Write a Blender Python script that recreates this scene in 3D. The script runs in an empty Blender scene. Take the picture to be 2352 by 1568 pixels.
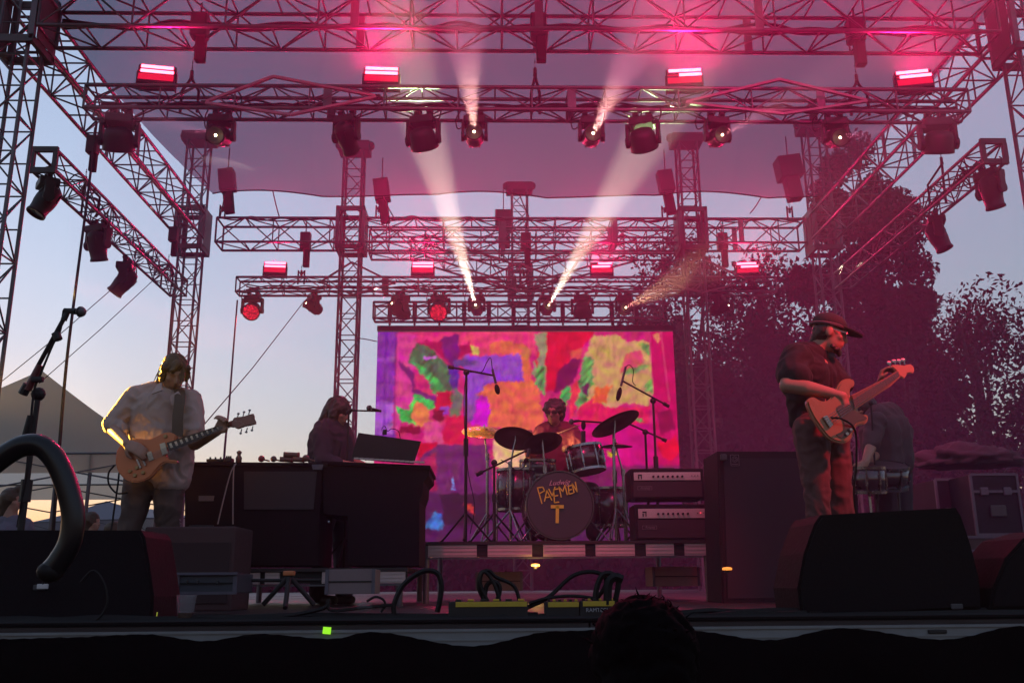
import bpy, bmesh, math, random
from mathutils import Vector, Matrix, noise
random.seed(7)
sc = bpy.context.scene
R = math.radians
PI = math.pi

# ------------------------------------------------------------------ camera
EYE = Vector((0, 0, 0.15))
FOC = 2156.0                       # focal length for a frame 2352 wide
cam_d = bpy.data.cameras.new('camera'); cam = bpy.data.objects.new('camera', cam_d)
sc.collection.objects.link(cam); sc.camera = cam
cam_d.sensor_width = 36; cam_d.lens = 36 * FOC / 2352
cam_d.clip_start = .05; cam_d.clip_end = 900
CR = (Matrix.Rotation(R(-1.5), 3, 'Z') @ Matrix.Rotation(PI / 2 + R(14.46), 3, 'X') @ Matrix.Rotation(R(-.45), 3, 'Z'))
cam.matrix_world = Matrix.Translation(EYE) @ CR.to_4x4()

# ------------------------------------------------------------------ world, sun, exposure
w = bpy.data.worlds.new("World"); sc.world = w; w.use_nodes = True
nt = w.node_tree; bg = nt.nodes['Background']
sky = nt.nodes.new('ShaderNodeTexSky'); sky.sky_type = 'NISHITA'; sky.sun_disc = False
SUN_EL, SUN_ROT = R(-.5), R(-35)
sky.sun_elevation = SUN_EL; sky.sun_rotation = SUN_ROT
sky.altitude = 0; sky.air_density = 1.3; sky.dust_density = 1.5; sky.ozone_density = 2.5
gm = nt.nodes.new('ShaderNodeGamma'); gm.inputs[1].default_value = .678      # film-like compression of the sun's glow at dusk
nt.links.new(sky.outputs[0], gm.inputs[0]); hs = nt.nodes.new('ShaderNodeHueSaturation'); hs.inputs['Saturation'].default_value = .88; nt.links.new(gm.outputs[0], hs.inputs['Color']); tn = nt.nodes.new('ShaderNodeMix'); tn.data_type = 'RGBA'; tn.blend_type = 'MULTIPLY'; tn.inputs[0].default_value = 1; tn.inputs[7].default_value = (1.10, 1.07, 1.07, 1); nt.links.new(hs.outputs[0], tn.inputs[6]); nt.links.new(tn.outputs[2], bg.inputs[0]); bg.inputs[1].default_value = .15
sun_d = bpy.data.lights.new('sun', 'SUN'); sun = bpy.data.objects.new('sun', sun_d); sc.collection.objects.link(sun)
sun_d.energy = .02; sun_d.angle = R(3); sun_d.color = (1, .72, .45)
sd = Vector((math.sin(SUN_ROT) * math.cos(SUN_EL), math.cos(SUN_ROT) * math.cos(SUN_EL), math.sin(SUN_EL)))
sun.rotation_euler = sd.to_track_quat('Z', 'Y').to_euler()
sc.view_settings.view_transform = 'Standard'; sc.view_settings.look = 'None'
sc.view_settings.gamma = 1; sc.view_settings.use_curve_mapping = False
sc.view_settings.exposure = 3.0
cy = sc.cycles
cy.use_denoising = True
try: cy.denoiser = 'OPENIMAGEDENOISE'
except Exception: pass
cy.max_bounces = 4; cy.diffuse_bounces = 2; cy.glossy_bounces = 2; cy.transmission_bounces = 2
cy.volume_bounces = 0; cy.transparent_max_bounces = 10; cy.use_light_tree = True
cy.sample_clamp_indirect = 4; cy.caustics_reflective = False; cy.caustics_refractive = False

# ------------------------------------------------------------------ helpers
C = sc.collection
def at(px, py, Y):
    """world point at depth Y seen at (px, py) of a 2352 x 1568 frame"""
    d = CR @ Vector(((px - 1176) / FOC, -(py - 784) / FOC, -1))
    return EYE + d * ((Y - EYE.y) / d.y)
def V(*a): return Vector(a)

MATS = {}
def mat(name, col, rough=.6, metal=0., var=.0, scale=8., bump=0., emit=None, es=0., coat=0., spec=.5, stretch=None):
    if name in MATS: return MATS[name]
    m = bpy.data.materials.new(name); m.use_nodes = True
    n = m.node_tree.nodes; l = m.node_tree.links; b = n['Principled BSDF']
    b.inputs['Base Color'].default_value = (*col, 1); b.inputs['Roughness'].default_value = rough
    b.inputs['Metallic'].default_value = metal; b.inputs['Coat Weight'].default_value = coat
    b.inputs['Specular IOR Level'].default_value = spec
    if emit: b.inputs['Emission Color'].default_value = (*emit, 1); b.inputs['Emission Strength'].default_value = es
    if var or bump:
        tc = n.new('ShaderNodeTexCoord'); tx = n.new('ShaderNodeTexNoise'); tx.inputs['Scale'].default_value = scale
        tx.inputs['Detail'].default_value = 5
        if stretch:
            mp = n.new('ShaderNodeMapping'); mp.inputs['Scale'].default_value = stretch
            l.new(tc.outputs['Object'], mp.inputs[0]); l.new(mp.outputs[0], tx.inputs[0])
        else: l.new(tc.outputs['Object'], tx.inputs[0])
        if var:
            mx = n.new('ShaderNodeMix'); mx.data_type = 'RGBA'
            mx.inputs[6].default_value = (*[c * (1 - var) for c in col], 1)
            mx.inputs[7].default_value = (*[min(1, c * (1 + var)) for c in col], 1)
            l.new(tx.outputs[0], mx.inputs[0]); l.new(mx.outputs[2], b.inputs['Base Color'])
            mr = n.new('ShaderNodeMapRange'); mr.inputs[3].default_value = max(.03, rough - .12); mr.inputs[4].default_value = min(1, rough + .12)
            l.new(tx.outputs[0], mr.inputs[0]); l.new(mr.outputs[0], b.inputs['Roughness'])
        if bump:
            bp = n.new('ShaderNodeBump'); bp.inputs['Strength'].default_value = bump; bp.inputs['Distance'].default_value = .01
            l.new(tx.outputs[0], bp.inputs['Height']); l.new(bp.outputs[0], b.inputs['Normal'])
    MATS[name] = m; return m

alu = mat('aluminium', (.105, .105, .12), .5, .6, .25, 30)
alu_dark = mat('worn_steel', (.06, .06, .065), .5, .6, .3, 20)
blk = mat('black_paint', (.014, .014, .015), .6, 0, .3, 20, spec=.25)
blkp = mat('black_plastic', (.012, .012, .014), .5, 0, .2, 40, spec=.3)
rubber = mat('cable_rubber', (.006, .006, .007), .6, 0, .2, 30, spec=.2)
chrome = mat('chrome', (.28, .28, .30), .25, 1, .05, 30)
webbing = mat('black_webbing', (.014, .014, .014), .85, 0, .2, 60, .3, spec=.1)

def tag(o, label=None, cat=None, group=None, kind=None):
    if label: o['label'] = label
    if cat: o['category'] = cat
    if group: o['group'] = group
    if kind: o['kind'] = kind
    return o
def empty(name, loc, label, cat, group=None):
    o = bpy.data.objects.new(name, None); C.objects.link(o); o.location = loc; o.empty_display_size = .1
    return tag(o, label, cat, group)
def link(name, me, m, parent=None, label=None, smooth=None):
    """link mesh ME (world coordinates) as one object; a child is put relative to its parent's origin"""
    o = bpy.data.objects.new(name, me); C.objects.link(o)
    if m is not None and not me.materials: me.materials.append(m)
    if parent is not None:
        o.parent = parent
        off = Vector((0, 0, 0)); p = parent
        while p is not None: off += p.location; p = p.parent
        me.transform(Matrix.Translation(-off))
    if label: o['label'] = label
    if smooth is not None:
        for f in me.polygons: f.use_smooth = smooth
    return o

class MB:
    """collects shapes in world coordinates, links them as ONE mesh"""
    def __init__(s): s.b = bmesh.new(); s.mi = 0
    def _add(s, bm2_verts): pass
    def box(s, c, size, rot=None, bev=0):
        M = Matrix.Translation(c) @ (rot.to_4x4() if rot is not None else Matrix()) @ Matrix.Diagonal((*size, 1))
        r = bmesh.ops.create_cube(s.b, size=1, matrix=M)
        if bev:
            es = {e for v in r['verts'] for e in v.link_edges}
            fs = bmesh.ops.bevel(s.b, geom=list(es), offset=bev, segments=2, affect='EDGES', profile=.6)
        return s
    def cyl(s, a, b, r1, r2=None, n=10, cap=True):
        a = Vector(a); b = Vector(b); d = b - a
        if d.length < 1e-6: return s
        M = Matrix.Translation((a + b) / 2) @ d.to_track_quat('Z', 'Y').to_matrix().to_4x4()
        bmesh.ops.create_cone(s.b, cap_ends=cap, segments=n, radius1=r1, radius2=r1 if r2 is None else r2, depth=d.length, matrix=M)
        return s
    def sph(s, c, r, sub=2, rot=None):
        if not hasattr(r, '__len__'): r = (r, r, r)
        M = Matrix.Translation(c) @ (rot.to_4x4() if rot is not None else Matrix()) @ Matrix.Diagonal((*r, 1))
        bmesh.ops.create_icosphere(s.b, subdivisions=sub, radius=1, matrix=M); return s
    def tube(s, pts, r, n=6, closed=False):
        pts = [Vector(p) for p in pts]; N = len(pts); rings = []
        up = None
        for i, p in enumerate(pts):
            if closed: t = pts[(i + 1) % N] - pts[i - 1]
            else: t = pts[min(i + 1, N - 1)] - pts[max(i - 1, 0)]
            t.normalize()
            if up is None:
                up = t.orthogonal().normalized()
            else:
                up = (up - t * up.dot(t))
                up = up.normalized() if up.length > 1e-5 else t.orthogonal().normalized()
            sd_ = t.cross(up)
            rr = r[i] if hasattr(r, '__len__') else r
            rings.append([s.b.verts.new(p + (up * math.cos(2 * PI * k / n) + sd_ * math.sin(2 * PI * k / n)) * rr) for k in range(n)])
        for i in range(N if closed else N - 1):
            A, B = rings[i], rings[(i + 1) % N]
            for k in range(n): s.b.faces.new((A[k], A[(k + 1) % n], B[(k + 1) % n], B[k]))
        if not closed:
            s.b.faces.new(rings[0][::-1]); s.b.faces.new(rings[-1])
        return s
    def lathe(s, prof, M, n=24):
        """prof: (radius, height) pairs turned about local Z of matrix M"""
        rings = []
        for r, h in prof:
            rings.append([s.b.verts.new(M @ Vector((r * math.cos(2 * PI * k / n), r * math.sin(2 * PI * k / n), h))) for k in range(n)] if r > 1e-6 else [s.b.verts.new(M @ Vector((0, 0, h)))])
        for A, B in zip(rings, rings[1:]):
            for k in range(n):
                a = [A[k % len(A)], A[(k + 1) % len(A)], B[(k + 1) % len(B)], B[k % len(B)]]
                u = []
                for v in a:
                    if v not in u: u.append(v)
                if len(u) > 2: s.b.faces.new(u)
        return s
    def prism(s, poly, M, t):
        """closed 2D outline in the local XY plane of M, extruded by t along local Z"""
        bt = [s.b.verts.new(M @ Vector((x, y, 0))) for x, y in poly]; tp = [s.b.verts.new(M @ Vector((x, y, t))) for x, y in poly]
        N = len(poly)
        s.b.faces.new(bt[::-1]); s.b.faces.new(tp)
        for i in range(N): s.b.faces.new((bt[i], bt[(i + 1) % N], tp[(i + 1) % N], tp[i]))
        return s
    def poly(s, pts): s.b.faces.new([s.b.verts.new(Vector(p)) for p in pts]); return s
    def mesh(s, name, recalc=True):
        if recalc: bmesh.ops.recalc_face_normals(s.b, faces=s.b.faces)
        me = bpy.data.meshes.new(name); s.b.to_mesh(me); s.b.free(); return me
    def build(s, name, m, parent=None, label=None, smooth=None):
        return link(name, s.mesh(name), m, parent, label, smooth)

# a rod: one shared unit cylinder, scaled and turned per copy
def unit_cyl(name, m, n=8):
    b = bmesh.new(); bmesh.ops.create_cone(b, cap_ends=True, segments=n, radius1=1, radius2=1, depth=1)
    me = bpy.data.meshes.new(name); b.to_mesh(me); b.free()
    for f in me.polygons: f.use_smooth = len(f.vertices) == 4
    me.materials.append(m); return me
ROD = {}
def rod(name, a, b, r, m, parent):
    if m.name not in ROD: ROD[m.name] = unit_cyl('rod_' + m.name, m)
    o = bpy.data.objects.new(name, ROD[m.name]); C.objects.link(o); o.parent = parent
    a = Vector(a) - parent.location; b = Vector(b) - parent.location; d = b - a
    o.rotation_mode = 'QUATERNION'; o.rotation_quaternion = d.to_track_quat('Z', 'Y')
    o.location = (a + b) / 2; o.scale = (r, r, d.length); return o

def curve_pts(ctrl, n=8):
    """Catmull-Rom through the control points"""
    P = [Vector(p) for p in ctrl]; P = [P[0] * 2 - P[1]] + P + [P[-1] * 2 - P[-2]]; out = []
    for i in range(1, len(P) - 2):
        for k in range(n):
            t = k / n; a, b_, c, d = P[i - 1:i + 3]
            out.append(.5 * ((2 * b_) + (c - a) * t + (2 * a - 5 * b_ + 4 * c - d) * t * t + (3 * b_ - a - 3 * c + d) * t ** 3))
    out.append(P[-2]); return out

# ------------------------------------------------------------------ the setting
GZ = -1.35                                                # the ground lies below the stage floor
def sheet(name, x0, x1, y0, y1, z, m, nx=1, ny=1):
    b = MB()
    for i in range(nx):
        for j in range(ny):
            xa, xb = x0 + (x1 - x0) * i / nx, x0 + (x1 - x0) * (i + 1) / nx
            ya, yb = y0 + (y1 - y0) * j / ny, y0 + (y1 - y0) * (j + 1) / ny
            b.poly([(xa, ya, z), (xb, ya, z), (xb, yb, z), (xa, yb, z)])
    return b.build(name, m)
tag(sheet('ground', -95, 95, -8, 86, GZ, mat('trodden_grass', (.05, .055, .03), .95, 0, .5, .6, .4), 8, 8), kind='structure')
# ------------------------------------------------------------------ stage deck
deck_m = mat('stage_ply', (.030, .024, .026), .5, 0, .45, 3.5, .15, spec=.25)
stage = bpy.data.objects.new('stage_floor', None); C.objects.link(stage); stage.location = (0, 3.8, 0); stage['kind'] = 'structure'
SX0, SX1, SY0, SY1 = -6.6, 7.4, 3.86, 21.5
nx = 6; ny = 14
pw = (SX1 - SX0) / nx; ph = (SY1 - SY0) / ny
for i in range(nx):
    for j in range(ny):
        b = MB(); b.box((SX0 + pw * (i + .5), SY0 + ph * (j + .5), -.02 + random.uniform(-.0015, .0015)), (pw - .008, ph - .008, .04))
        b.build('deck_panel', deck_m, stage)
b = MB(); b.box(((SX0 + SX1) / 2, (SY0 + SY1) / 2, -.12), (SX1 - SX0, SY1 - SY0, .14)); b.build('deck_frame', blk, stage)
# aluminium edge profile along the front of the deck
lip = mat('edge_aluminium', (.17, .19, .21), .45, .35, .15, 14)
b = MB()
X0, X1 = SX0, SX1
b.box(((X0 + X1) / 2, 3.845, -.055), (X1 - X0, .02, .072))
b.box(((X0 + X1) / 2, 3.834, -.024), (X1 - X0, .012, .010)); b.box(((X0 + X1) / 2, 3.834, -.060), (X1 - X0, .008, .006)); b.box(((X0 + X1) / 2, 3.834, -.085), (X1 - X0, .012, .008))
b.build('edge_profile', lip, stage)
for px_, py_ in ((1245, 1443), (2150, 1419)):
    p = at(px_, py_, 3.83); b = MB(); b.box((p.x, 3.832, -.045), (.075, .010, .016), None, .004); b.build('edge_slot', blkp, stage)
tag(MB().box(((X0 + X1) / 2, 4.06, .004), (X1 - X0, .40, .008)).build('front_mat', mat('mat_black', (.004, .004, .005), .95, 0, .3, 40, .2, spec=.05), stage)) 
# side and rear cross members seen under the deck
for x in (-6.5, -3.5, -.5, 2.5, 5.5, 7.3):
    for y in (4.2, 9, 14, 19, 21.2):
        MB().box((x, y, (GZ - .19) / 2), (.06, .06, -GZ - .19)).build('deck_leg', alu_dark, stage)
# black swagged skirt hung from the lip
sk_m = mat('black_drape', (.0025, .0025, .003), .95, 0, .3, 30, .3, spec=.02)
px2x = lambda px_: at(px_, 1430, 3.8).x
keys = [(-400, .0), (-150, .03), (0, .016), (150, .012), (330, .003), (471, .030), (590, .006), (767, .026), (846, .002), (1084, .058), (1275, .006), (1420, .0), (1581, .008), (1768, .046), (1934, .004), (2168, .05), (2352, .002), (2500, .04), (2800, .0)]
kx = [px2x(a) for a, _ in keys]
def skirt_top(x):
    for (a, b_), (d0, d1) in zip(zip(kx, kx[1:]), zip([k[1] for k in keys], [k[1] for k in keys][1:])):
        if a <= x <= b_:
            t = (x - a) / (b_ - a); t = t * t * (3 - 2 * t); return -.024 - (d0 + (d1 - d0) * t)
    return -.03
bm = bmesh.new(); cols = []
N = 520
for i in range(N + 1):
    x = SX0 + (SX1 - SX0) * i / N; zt = skirt_top(x) + .0016 * math.sin(i * 2.4)
    col = []
    for j in range(9):
        t = j / 8; z = zt + (GZ + .02 - zt) * t
        y = 3.822 - .004 - (.006 + .05 * t) * (.5 + .5 * math.sin(x * 34 + 1.5 * math.sin(x * 5))) - .02 * t
        col.append(bm.verts.new((x, y, z)))
    cols.append(col)
for a, b_ in zip(cols, cols[1:]):
    for j in range(8): bm.faces.new((a[j], b_[j], b_[j + 1], a[j + 1]))
me = bpy.data.meshes.new('skirt'); bm.to_mesh(me); bm.free()
o = link('stage_skirt', me, sk_m, None, None, True)
sm = o.modifiers.new('t', 'SOLIDIFY'); sm.thickness = .003; sm.offset = 1
tag(o, 'black cloth skirt swagged along the front edge of the stage', 'stage skirt')
p = at(751, 1447, 3.815)
b = MB(); b.box(p + V(0, -.002, 0), (.031, .003, .026), Matrix.Rotation(R(5), 3, 'Y')); tag(b.build('tape_mark', mat('green_tape_glow', (.35, .85, .04), .7, emit=(.3, .8, .02), es=.12)), 'short strip of lime green tape stuck on the stage edge', 'tape')  # the tape is given a glow of its own

# ------------------------------------------------------------------ trusses
def lattice(t, A, B, side, up, w_, h_, rc, rb, bay, m=alu, zig=True, ends=True, phase=0):
    """four chords, rungs and diagonals as parts of t. A, B: the ends of the lower near chord"""
    A = Vector(A); B = Vector(B); side = Vector(side).normalized() * w_; up = Vector(up).normalized() * h_
    L = (B - A).length; d = (B - A) / L; n = max(1, round(L / bay)); s = L / n
    cor = [Vector(), side, side + up, up]
    for c in cor: rod('chord', A + c, B + c, rc, m, t)
    for i in range(n + 1):
        p = A + d * (s * i); e = (i == 0 or i == n)
        for k in range(4):
            c0, c1 = cor[k], cor[(k + 1) % 4]
            if k in (0, 2) or (i + phase) % 2 == 0 or e: rod('rung', p + c0, p + c1, rb * (1.5 if e else 1), m, t)
            if i < n:
                q = p + d * s
                if (i + k + phase) % 2 == 0: rod('brace', p + c0, q + c1, rb, m, t)
                else: rod('brace', p + c1, q + c0, rb, m, t)
    return s
def plates(t, P, side, up, w_, h_, d, m=alu):
    """gusset plates round the box at P, as at a bolted joint"""
    side = Vector(side).normalized(); up = Vector(up).normalized(); d = Vector(d).normalized()
    for so in (0, 1):
        b = MB(); rot = Matrix((d, side, up)).transposed()
        b.box(Vector(P) + side * (w_ * so) + up * h_ / 2, (.10, .012, h_ + .05), rot); b.build('joint_plate', m, t)
Z0, Z1 = 6.62, 7.12
G_ROOF = 'box trusses that frame the stage roof'
front = empty('roof_truss', (-5.4, 10, Z0), 'deep box truss across the top of the picture, strung with cables', 'truss', G_ROOF)
lattice(front, (-5.35, 10.0, Z0), (6.25, 10.0, Z0), (0, 1, 0), (0, 0, 1), .5, .5, .026, .013, .55)
rear = empty('roof_truss', (-5.4, 17.3, Z0), 'deep box truss across the back under the sagging edge of the roof mesh', 'truss', G_ROOF)
lattice(rear, (-5.3, 17.3, Z0), (6.3, 17.3, Z0), (0, 1, 0), (0, 0, 1), .5, .5, .026, .013, .55)
left = empty('roof_truss', (-5.95, 10.6, Z0), 'deep box truss running back along the open left side of the roof', 'truss', G_ROOF)
lattice(left, (-5.95, 10.6, Z0), (-5.95, 17.1, Z0), (1, 0, 0), (0, 0, 1), .48, .5, .026, .013, .55)
right = empty('roof_truss', (6.3, 10.6, Z0), 'deep box truss running back along the right side of the roof', 'truss', G_ROOF)
lattice(right, (6.33, 10.6, Z0), (6.33, 17.1, Z0), (1, 0, 0), (0, 0, 1), .48, .5, .026, .013, .55)
for t, P in ((front, (-1.6, 10, Z0)), (front, (.62, 10, Z0)), (front, (3.3, 10, Z0)), (rear, (2.5, 17.3, Z0)), (rear, (5.0, 17.3, Z0)), (rear, (0.3, 17.3, Z0))):
    plates(t, P, (0, 1, 0), (0, 0, 1), .5, .5, (1, 0, 0))
for t, P in ((left, (-5.95, 13.6, Z0)), (right, (6.33, 13.6, Z0))): plates(t, P, (1, 0, 0), (0, 0, 1), .48, .5, (0, 1, 0))
back = empty('roof_truss', (-2.4, 17.95, Z0), 'box truss close behind the rear roof truss, between the two inner towers', 'truss', G_ROOF)
lattice(back, (-2.4, 17.95, Z0), (3.8, 17.95, Z0), (0, 1, 0), (0, 0, 1), .4, .5, .024, .012, .55)
for k, (x0, x1, lab) in enumerate(((-1.6, .42, 'slanting box truss from the left half of the rear truss to the rearmost tower'), (3.1, 1.02, 'slanting box truss from the right half of the rear truss to the rearmost tower'))):
    t = empty('roof_truss', (x0, 17.9, Z0 + .02), lab, 'truss', G_ROOF)
    d = Vector((x1 - x0, 2.4, 0)).normalized(); s_ = Vector((-d.y, d.x, 0)) if k else Vector((d.y, -d.x, 0))
    lattice(t, (x0, 18.42, Z0 + .02), (x1, 20.4, Z0 + .02), s_, (0, 0, 1), .4, .46, .024, .012, .5)
# towers
G_TOW = 'lattice towers that carry the roof'
def tower(x, y, top, lab, head=True, sleeve=True):
    t = empty('lattice_tower', (x, y, GZ), lab, 'tower', G_TOW)
    lattice(t, (x - .18, y - .18, GZ + .12), (x - .18, y - .18, top), (1, 0, 0), (0, 1, 0), .36, .36, .025, .011, .42)
    MB().box((x, y, GZ + .06), (1.1, 1.1, .1), None, .01).build('base_plate', alu_dark, t)
    if sleeve:
        for sx in (-1, 1):
            for sy in (-1, 1): MB().box((x + sx * .25, y + sy * .25, Z0 + .22), (.06, .06, .82)).build('sleeve_post', alu, t)
        for z in (Z0 - .18, Z1 + .1):
            for sx in (-1, 1):
                MB().box((x + sx * .25, y, z), (.05, .56, .09)).build('sleeve_bar', alu_dark, t); MB().box((x, y + sx * .25, z - .002), (.56, .05, .09)).build('sleeve_bar', alu_dark, t)
        for sx in (-1, 1):
            MB().box((x + sx * .285, y, Z0 + .22), (.008, .42, .72)).build('sleeve_plate', alu_dark, t)
    if head:
        b = MB(); b.box((x, y, top + .09), (.62, .42, .2), None, .012); b.build('head_block', alu_dark, t)
        for sx in (-1, 1):
            Mx = Matrix.Translation((x + sx * .3, y, top + .16)) @ Matrix.Rotation(PI / 2, 4, 'X')
            MB().lathe([(0, -.03), (.09, -.03), (.09, .03), (0, .03)], Mx, 16).build('pulley', alu_dark, t)
    return t
tower(-5.65, 10.25, 9.2, 'nearest lattice tower at the left edge of the picture')
tower(6.68, 10.25, 9.2, 'nearest lattice tower at the right edge of the picture')
tower(-5.75, 17.3, 8.7, 'rear corner tower behind the guitarist')
tower(-2.66, 17.3, 8.5, 'rear tower beside the left edge of the video screen')
tower(4.0, 17.3, 8.7, 'rear tower beside the right edge of the video screen')
tower(6.62, 17.3, 9.0, 'rear corner tower rising behind the bass player')
tower(.74, 20.6, 9.1, 'rearmost tower standing behind the middle of the video screen')

# lighting trusses hung under the roof
G_LT = 'slim lighting trusses hung under the roof'
T2Z, T3Z = 5.60, 5.62
t2 = empty('lighting_truss', (-4.75, 10.1, T2Z), 'front lighting truss hung with a long row of moving heads', 'truss', G_LT)
lattice(t2, (-4.75, 10.1, T2Z), (5.80, 10.1, T2Z), (0, 1, 0), (0, 0, 1), .29, .29, .024, .010, .44)
t3 = empty('lighting_truss', (-4.85, 17.3, T3Z), 'rear lighting truss above the video screen with red strobes on top', 'truss', G_LT)
lattice(t3, (-4.85, 17.33, T3Z), (5.62, 17.33, T3Z), (0, 1, 0), (0, 0, 1), .29, .29, .024, .010, .44)
vt = empty('lighting_truss', (-2.35, 18.5, 5.42), 'low truss from which the video screen hangs', 'truss', G_LT)
lattice(vt, (-2.35, 18.5, 5.42), (3.6, 18.5, 5.42), (0, 1, 0), (0, 0, 1), .3, .34, .026, .012, .44)
for t, P in ((t2, (-1.9, 10.1, T2Z)), (t2, (1.0, 10.1, T2Z)), (t2, (4.0, 10.1, T2Z)), (t3, (.5, 17.33, T3Z)), (t3, (-2., 17.33, T3Z))):
    plates(t, P, (0, 1, 0), (0, 0, 1), .29, .29, (1, 0, 0))
sl = empty('lighting_truss', (-5.72, 11.3, 5.3), 'short side truss hung on the left with three drooping moving heads', 'truss', G_LT)
lattice(sl, (-5.86, 11.3, 5.33), (-5.86, 16.7, 5.33), (1, 0, 0), (0, 0, 1), .29, .29, .022, .010, .44)
sr = empty('lighting_truss', (6.6, 11.2, 5.4), 'short side truss hung on the right against the open sky', 'truss', G_LT)
lattice(sr, (6.50, 11.2, 5.45), (6.50, 16.6, 5.45), (1, 0, 0), (0, 0, 1), .29, .29, .022, .010, .44)
for t, x, z in ((sl, -5.86, 5.33), (sr, 6.50, 5.45)):
    b = MB()
    y = 11.26 if t is sl else 11.16
    for zz in (z, z + .29): b.box((x + .145, y, zz), (.34, .05, .07))
    for xx in (x, x + .29): b.box((xx, y, z + .145), (.06, .05, .23))
    b.build('end_frame', alu_dark, t)

# the roof mesh
def roof_mesh():
    m = bpy.data.materials.new('roof_mesh_fabric'); m.use_nodes = True
    n = m.node_tree.nodes; l = m.node_tree.links; n.remove(n['Principled BSDF'])
    out = n['Material Output']; tr = n.new('ShaderNodeBsdfTransparent'); df = n.new('ShaderNodeBsdfDiffuse'); tl = n.new('ShaderNodeBsdfTranslucent')
    tc = n.new('ShaderNodeTexCoord'); mp = n.new('ShaderNodeMapping'); mp.inputs['Scale'].default_value = (.35, 7, 1)
    ns = n.new('ShaderNodeTexNoise'); ns.inputs['Scale'].default_value = 2.2; ns.inputs['Detail'].default_value = 6
    l.new(tc.outputs['Object'], mp.inputs[0]); l.new(mp.outputs[0], ns.inputs[0])
    cr = n.new('ShaderNodeValToRGB'); cr.color_ramp.elements[0].position = .3; cr.color_ramp.elements[1].position = .75
    cr.color_ramp.elements[0].color = (.085, .075, .10, 1); cr.color_ramp.elements[1].color = (.105, .095, .12, 1)
    l.new(ns.outputs[0], cr.inputs[0]); l.new(cr.outputs[0], df.inputs[0]); l.new(cr.outputs[0], tl.inputs[0])
    m1 = n.new('ShaderNodeMixShader'); m1.inputs[0].default_value = .5; l.new(df.outputs[0], m1.inputs[1]); l.new(tl.outputs[0], m1.inputs[2])
    m2 = n.new('ShaderNodeMixShader'); l.new(m1.outputs[0], m2.inputs[1]); l.new(tr.outputs[0], m2.inputs[2])
    mr = n.new('ShaderNodeMapRange'); mr.inputs[3].default_value = .48; mr.inputs[4].default_value = .44; l.new(ns.outputs[0], mr.inputs[0]); l.new(mr.outputs[0], m2.inputs[0])
    tr.inputs[0].default_value = (.50, .44, .53, 1)
    l.new(m2.outputs[0], out.inputs[0])
    bm = bmesh.new(); N, M_ = 90, 50; g = []
    for i in range(N + 1):
        u = i / N; row = []
        for j in range(M_ + 1):
            v = j / M_; xl = -5.50 + .35 * v ** 3; xr = 6.42 - .10 * v ** 3
            yb = 16.45 - .13 * abs(math.sin(u * PI * 5.5)) ** .7 - .03 * math.sin(u * PI)
            y = 8.2 + (yb - 8.2) * v; x = xl + (xr - xl) * u
            z = 7.2 + .05 * math.sin(u * PI * 5.5 + .6) * v + .10 * (1 - math.sin(u * PI)) * .3 - .10 * math.sin(v * PI) + .012 * noise.noise(V(x * .8, y * 5, 0))
            row.append(bm.verts.new((x, y, z)))
        g.append(row)
    for i in range(N):
        for j in range(M_): bm.faces.new((g[i][j], g[i + 1][j], g[i + 1][j + 1], g[i][j + 1]))
    me = bpy.data.meshes.new('roof_mesh'); bm.to_mesh(me); hem = [Vector(r[-1].co) for r in g]; bm.free()
    t = empty('roof_canopy', (0.4, 12, 7.1), 'sheer grey mesh canopy stretched over the stage, sagging at its rear edge', 'canopy')
    link('mesh_fabric', me, m, t, None, True)
    MB().tube([h + V(0, 0, -.004) for h in hem], .014, 5).build('hem', webbing, t)
    for px_, q in ((628, (642, 500)), (880, (905, 512)), (1200, (1215, 497)), (1757, (1723, 490)), (520, (505, 505))):
        a = min(hem, key=lambda h: abs(h.x - at(px_, 458, 16.4).x)); e = at(*q, 17.3); e.z = max(e.z, Z1)
        mid = (a + e) / 2 - V(0, 0, .02)
        MB().tube(curve_pts([a, mid, e], 4), .012, 5).build('lashing', webbing, t)
    return t
roof_mesh()

# cables wound round the side trusses
def tangle(lab, x, y0, y1, z, seed, r=.010, strands=4):
    rnd = random.Random(seed); b = MB()
    for s_ in range(strands):
        pts = []; n_p = int((y1 - y0) * 5)
        for i in range(n_p + 1):
            y = y0 + (y1 - y0) * i / n_p; pts.append(V(x + rnd.uniform(-.02, .30), y + rnd.uniform(-.12, .12), z + rnd.uniform(.0, .30)))
        b.tube(curve_pts(pts, 4), r, 5)
    return tag(b.build('cable_bundle', rubber), lab, 'cables', 'cable bundles on the trusses')
tangle('loose cable coils tied along the left side truss', -5.86, 11.9, 16.3, 5.36, 41)
tangle('loose cable coils tied along the right side truss', 6.50, 11.6, 15.6, 5.47, 42)
# cables lying along the trusses
def cable_along(name, lab, x0, x1, y, z, n, amp, group, seed, r=.014, strands=3):
    random.seed(seed); b = MB()
    for s_ in range(strands):
        pts = []
        for i in range(n + 1):
            x = x0 + (x1 - x0) * i / n
            pts.append(V(x, y + random.uniform(-.05, .05), z + (abs(math.sin(i * .9 + s_)) * -amp) + random.uniform(-.03, .03)))
        b.tube(curve_pts(pts, 3), r, 5)
    return tag(b.build(name, rubber), lab, 'cables', group)
cable_along('cable_bundle', 'black cable bundle draped inside the deep front roof truss', -5.2, 6.2, 10.3, 6.86, 26, .07, None, 3, .022, 4)
cable_along('cable_bundle', 'tangled black cables lying in the front lighting truss', -4.6, 5.7, 10.25, 5.74, 34, .06, None, 5, .014, 6)
cable_along('cable_bundle', 'black cables slung along the rear lighting truss', -4.7, 5.5, 17.5, 5.78, 34, .05, None, 8, .013, 5)
cable_along('cable_bundle', 'cable loops slung along the top chord of the rear roof truss', -5.2, 6.2, 17.3, 7.13, 40, .06, None, 9, .015, 2)
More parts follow.
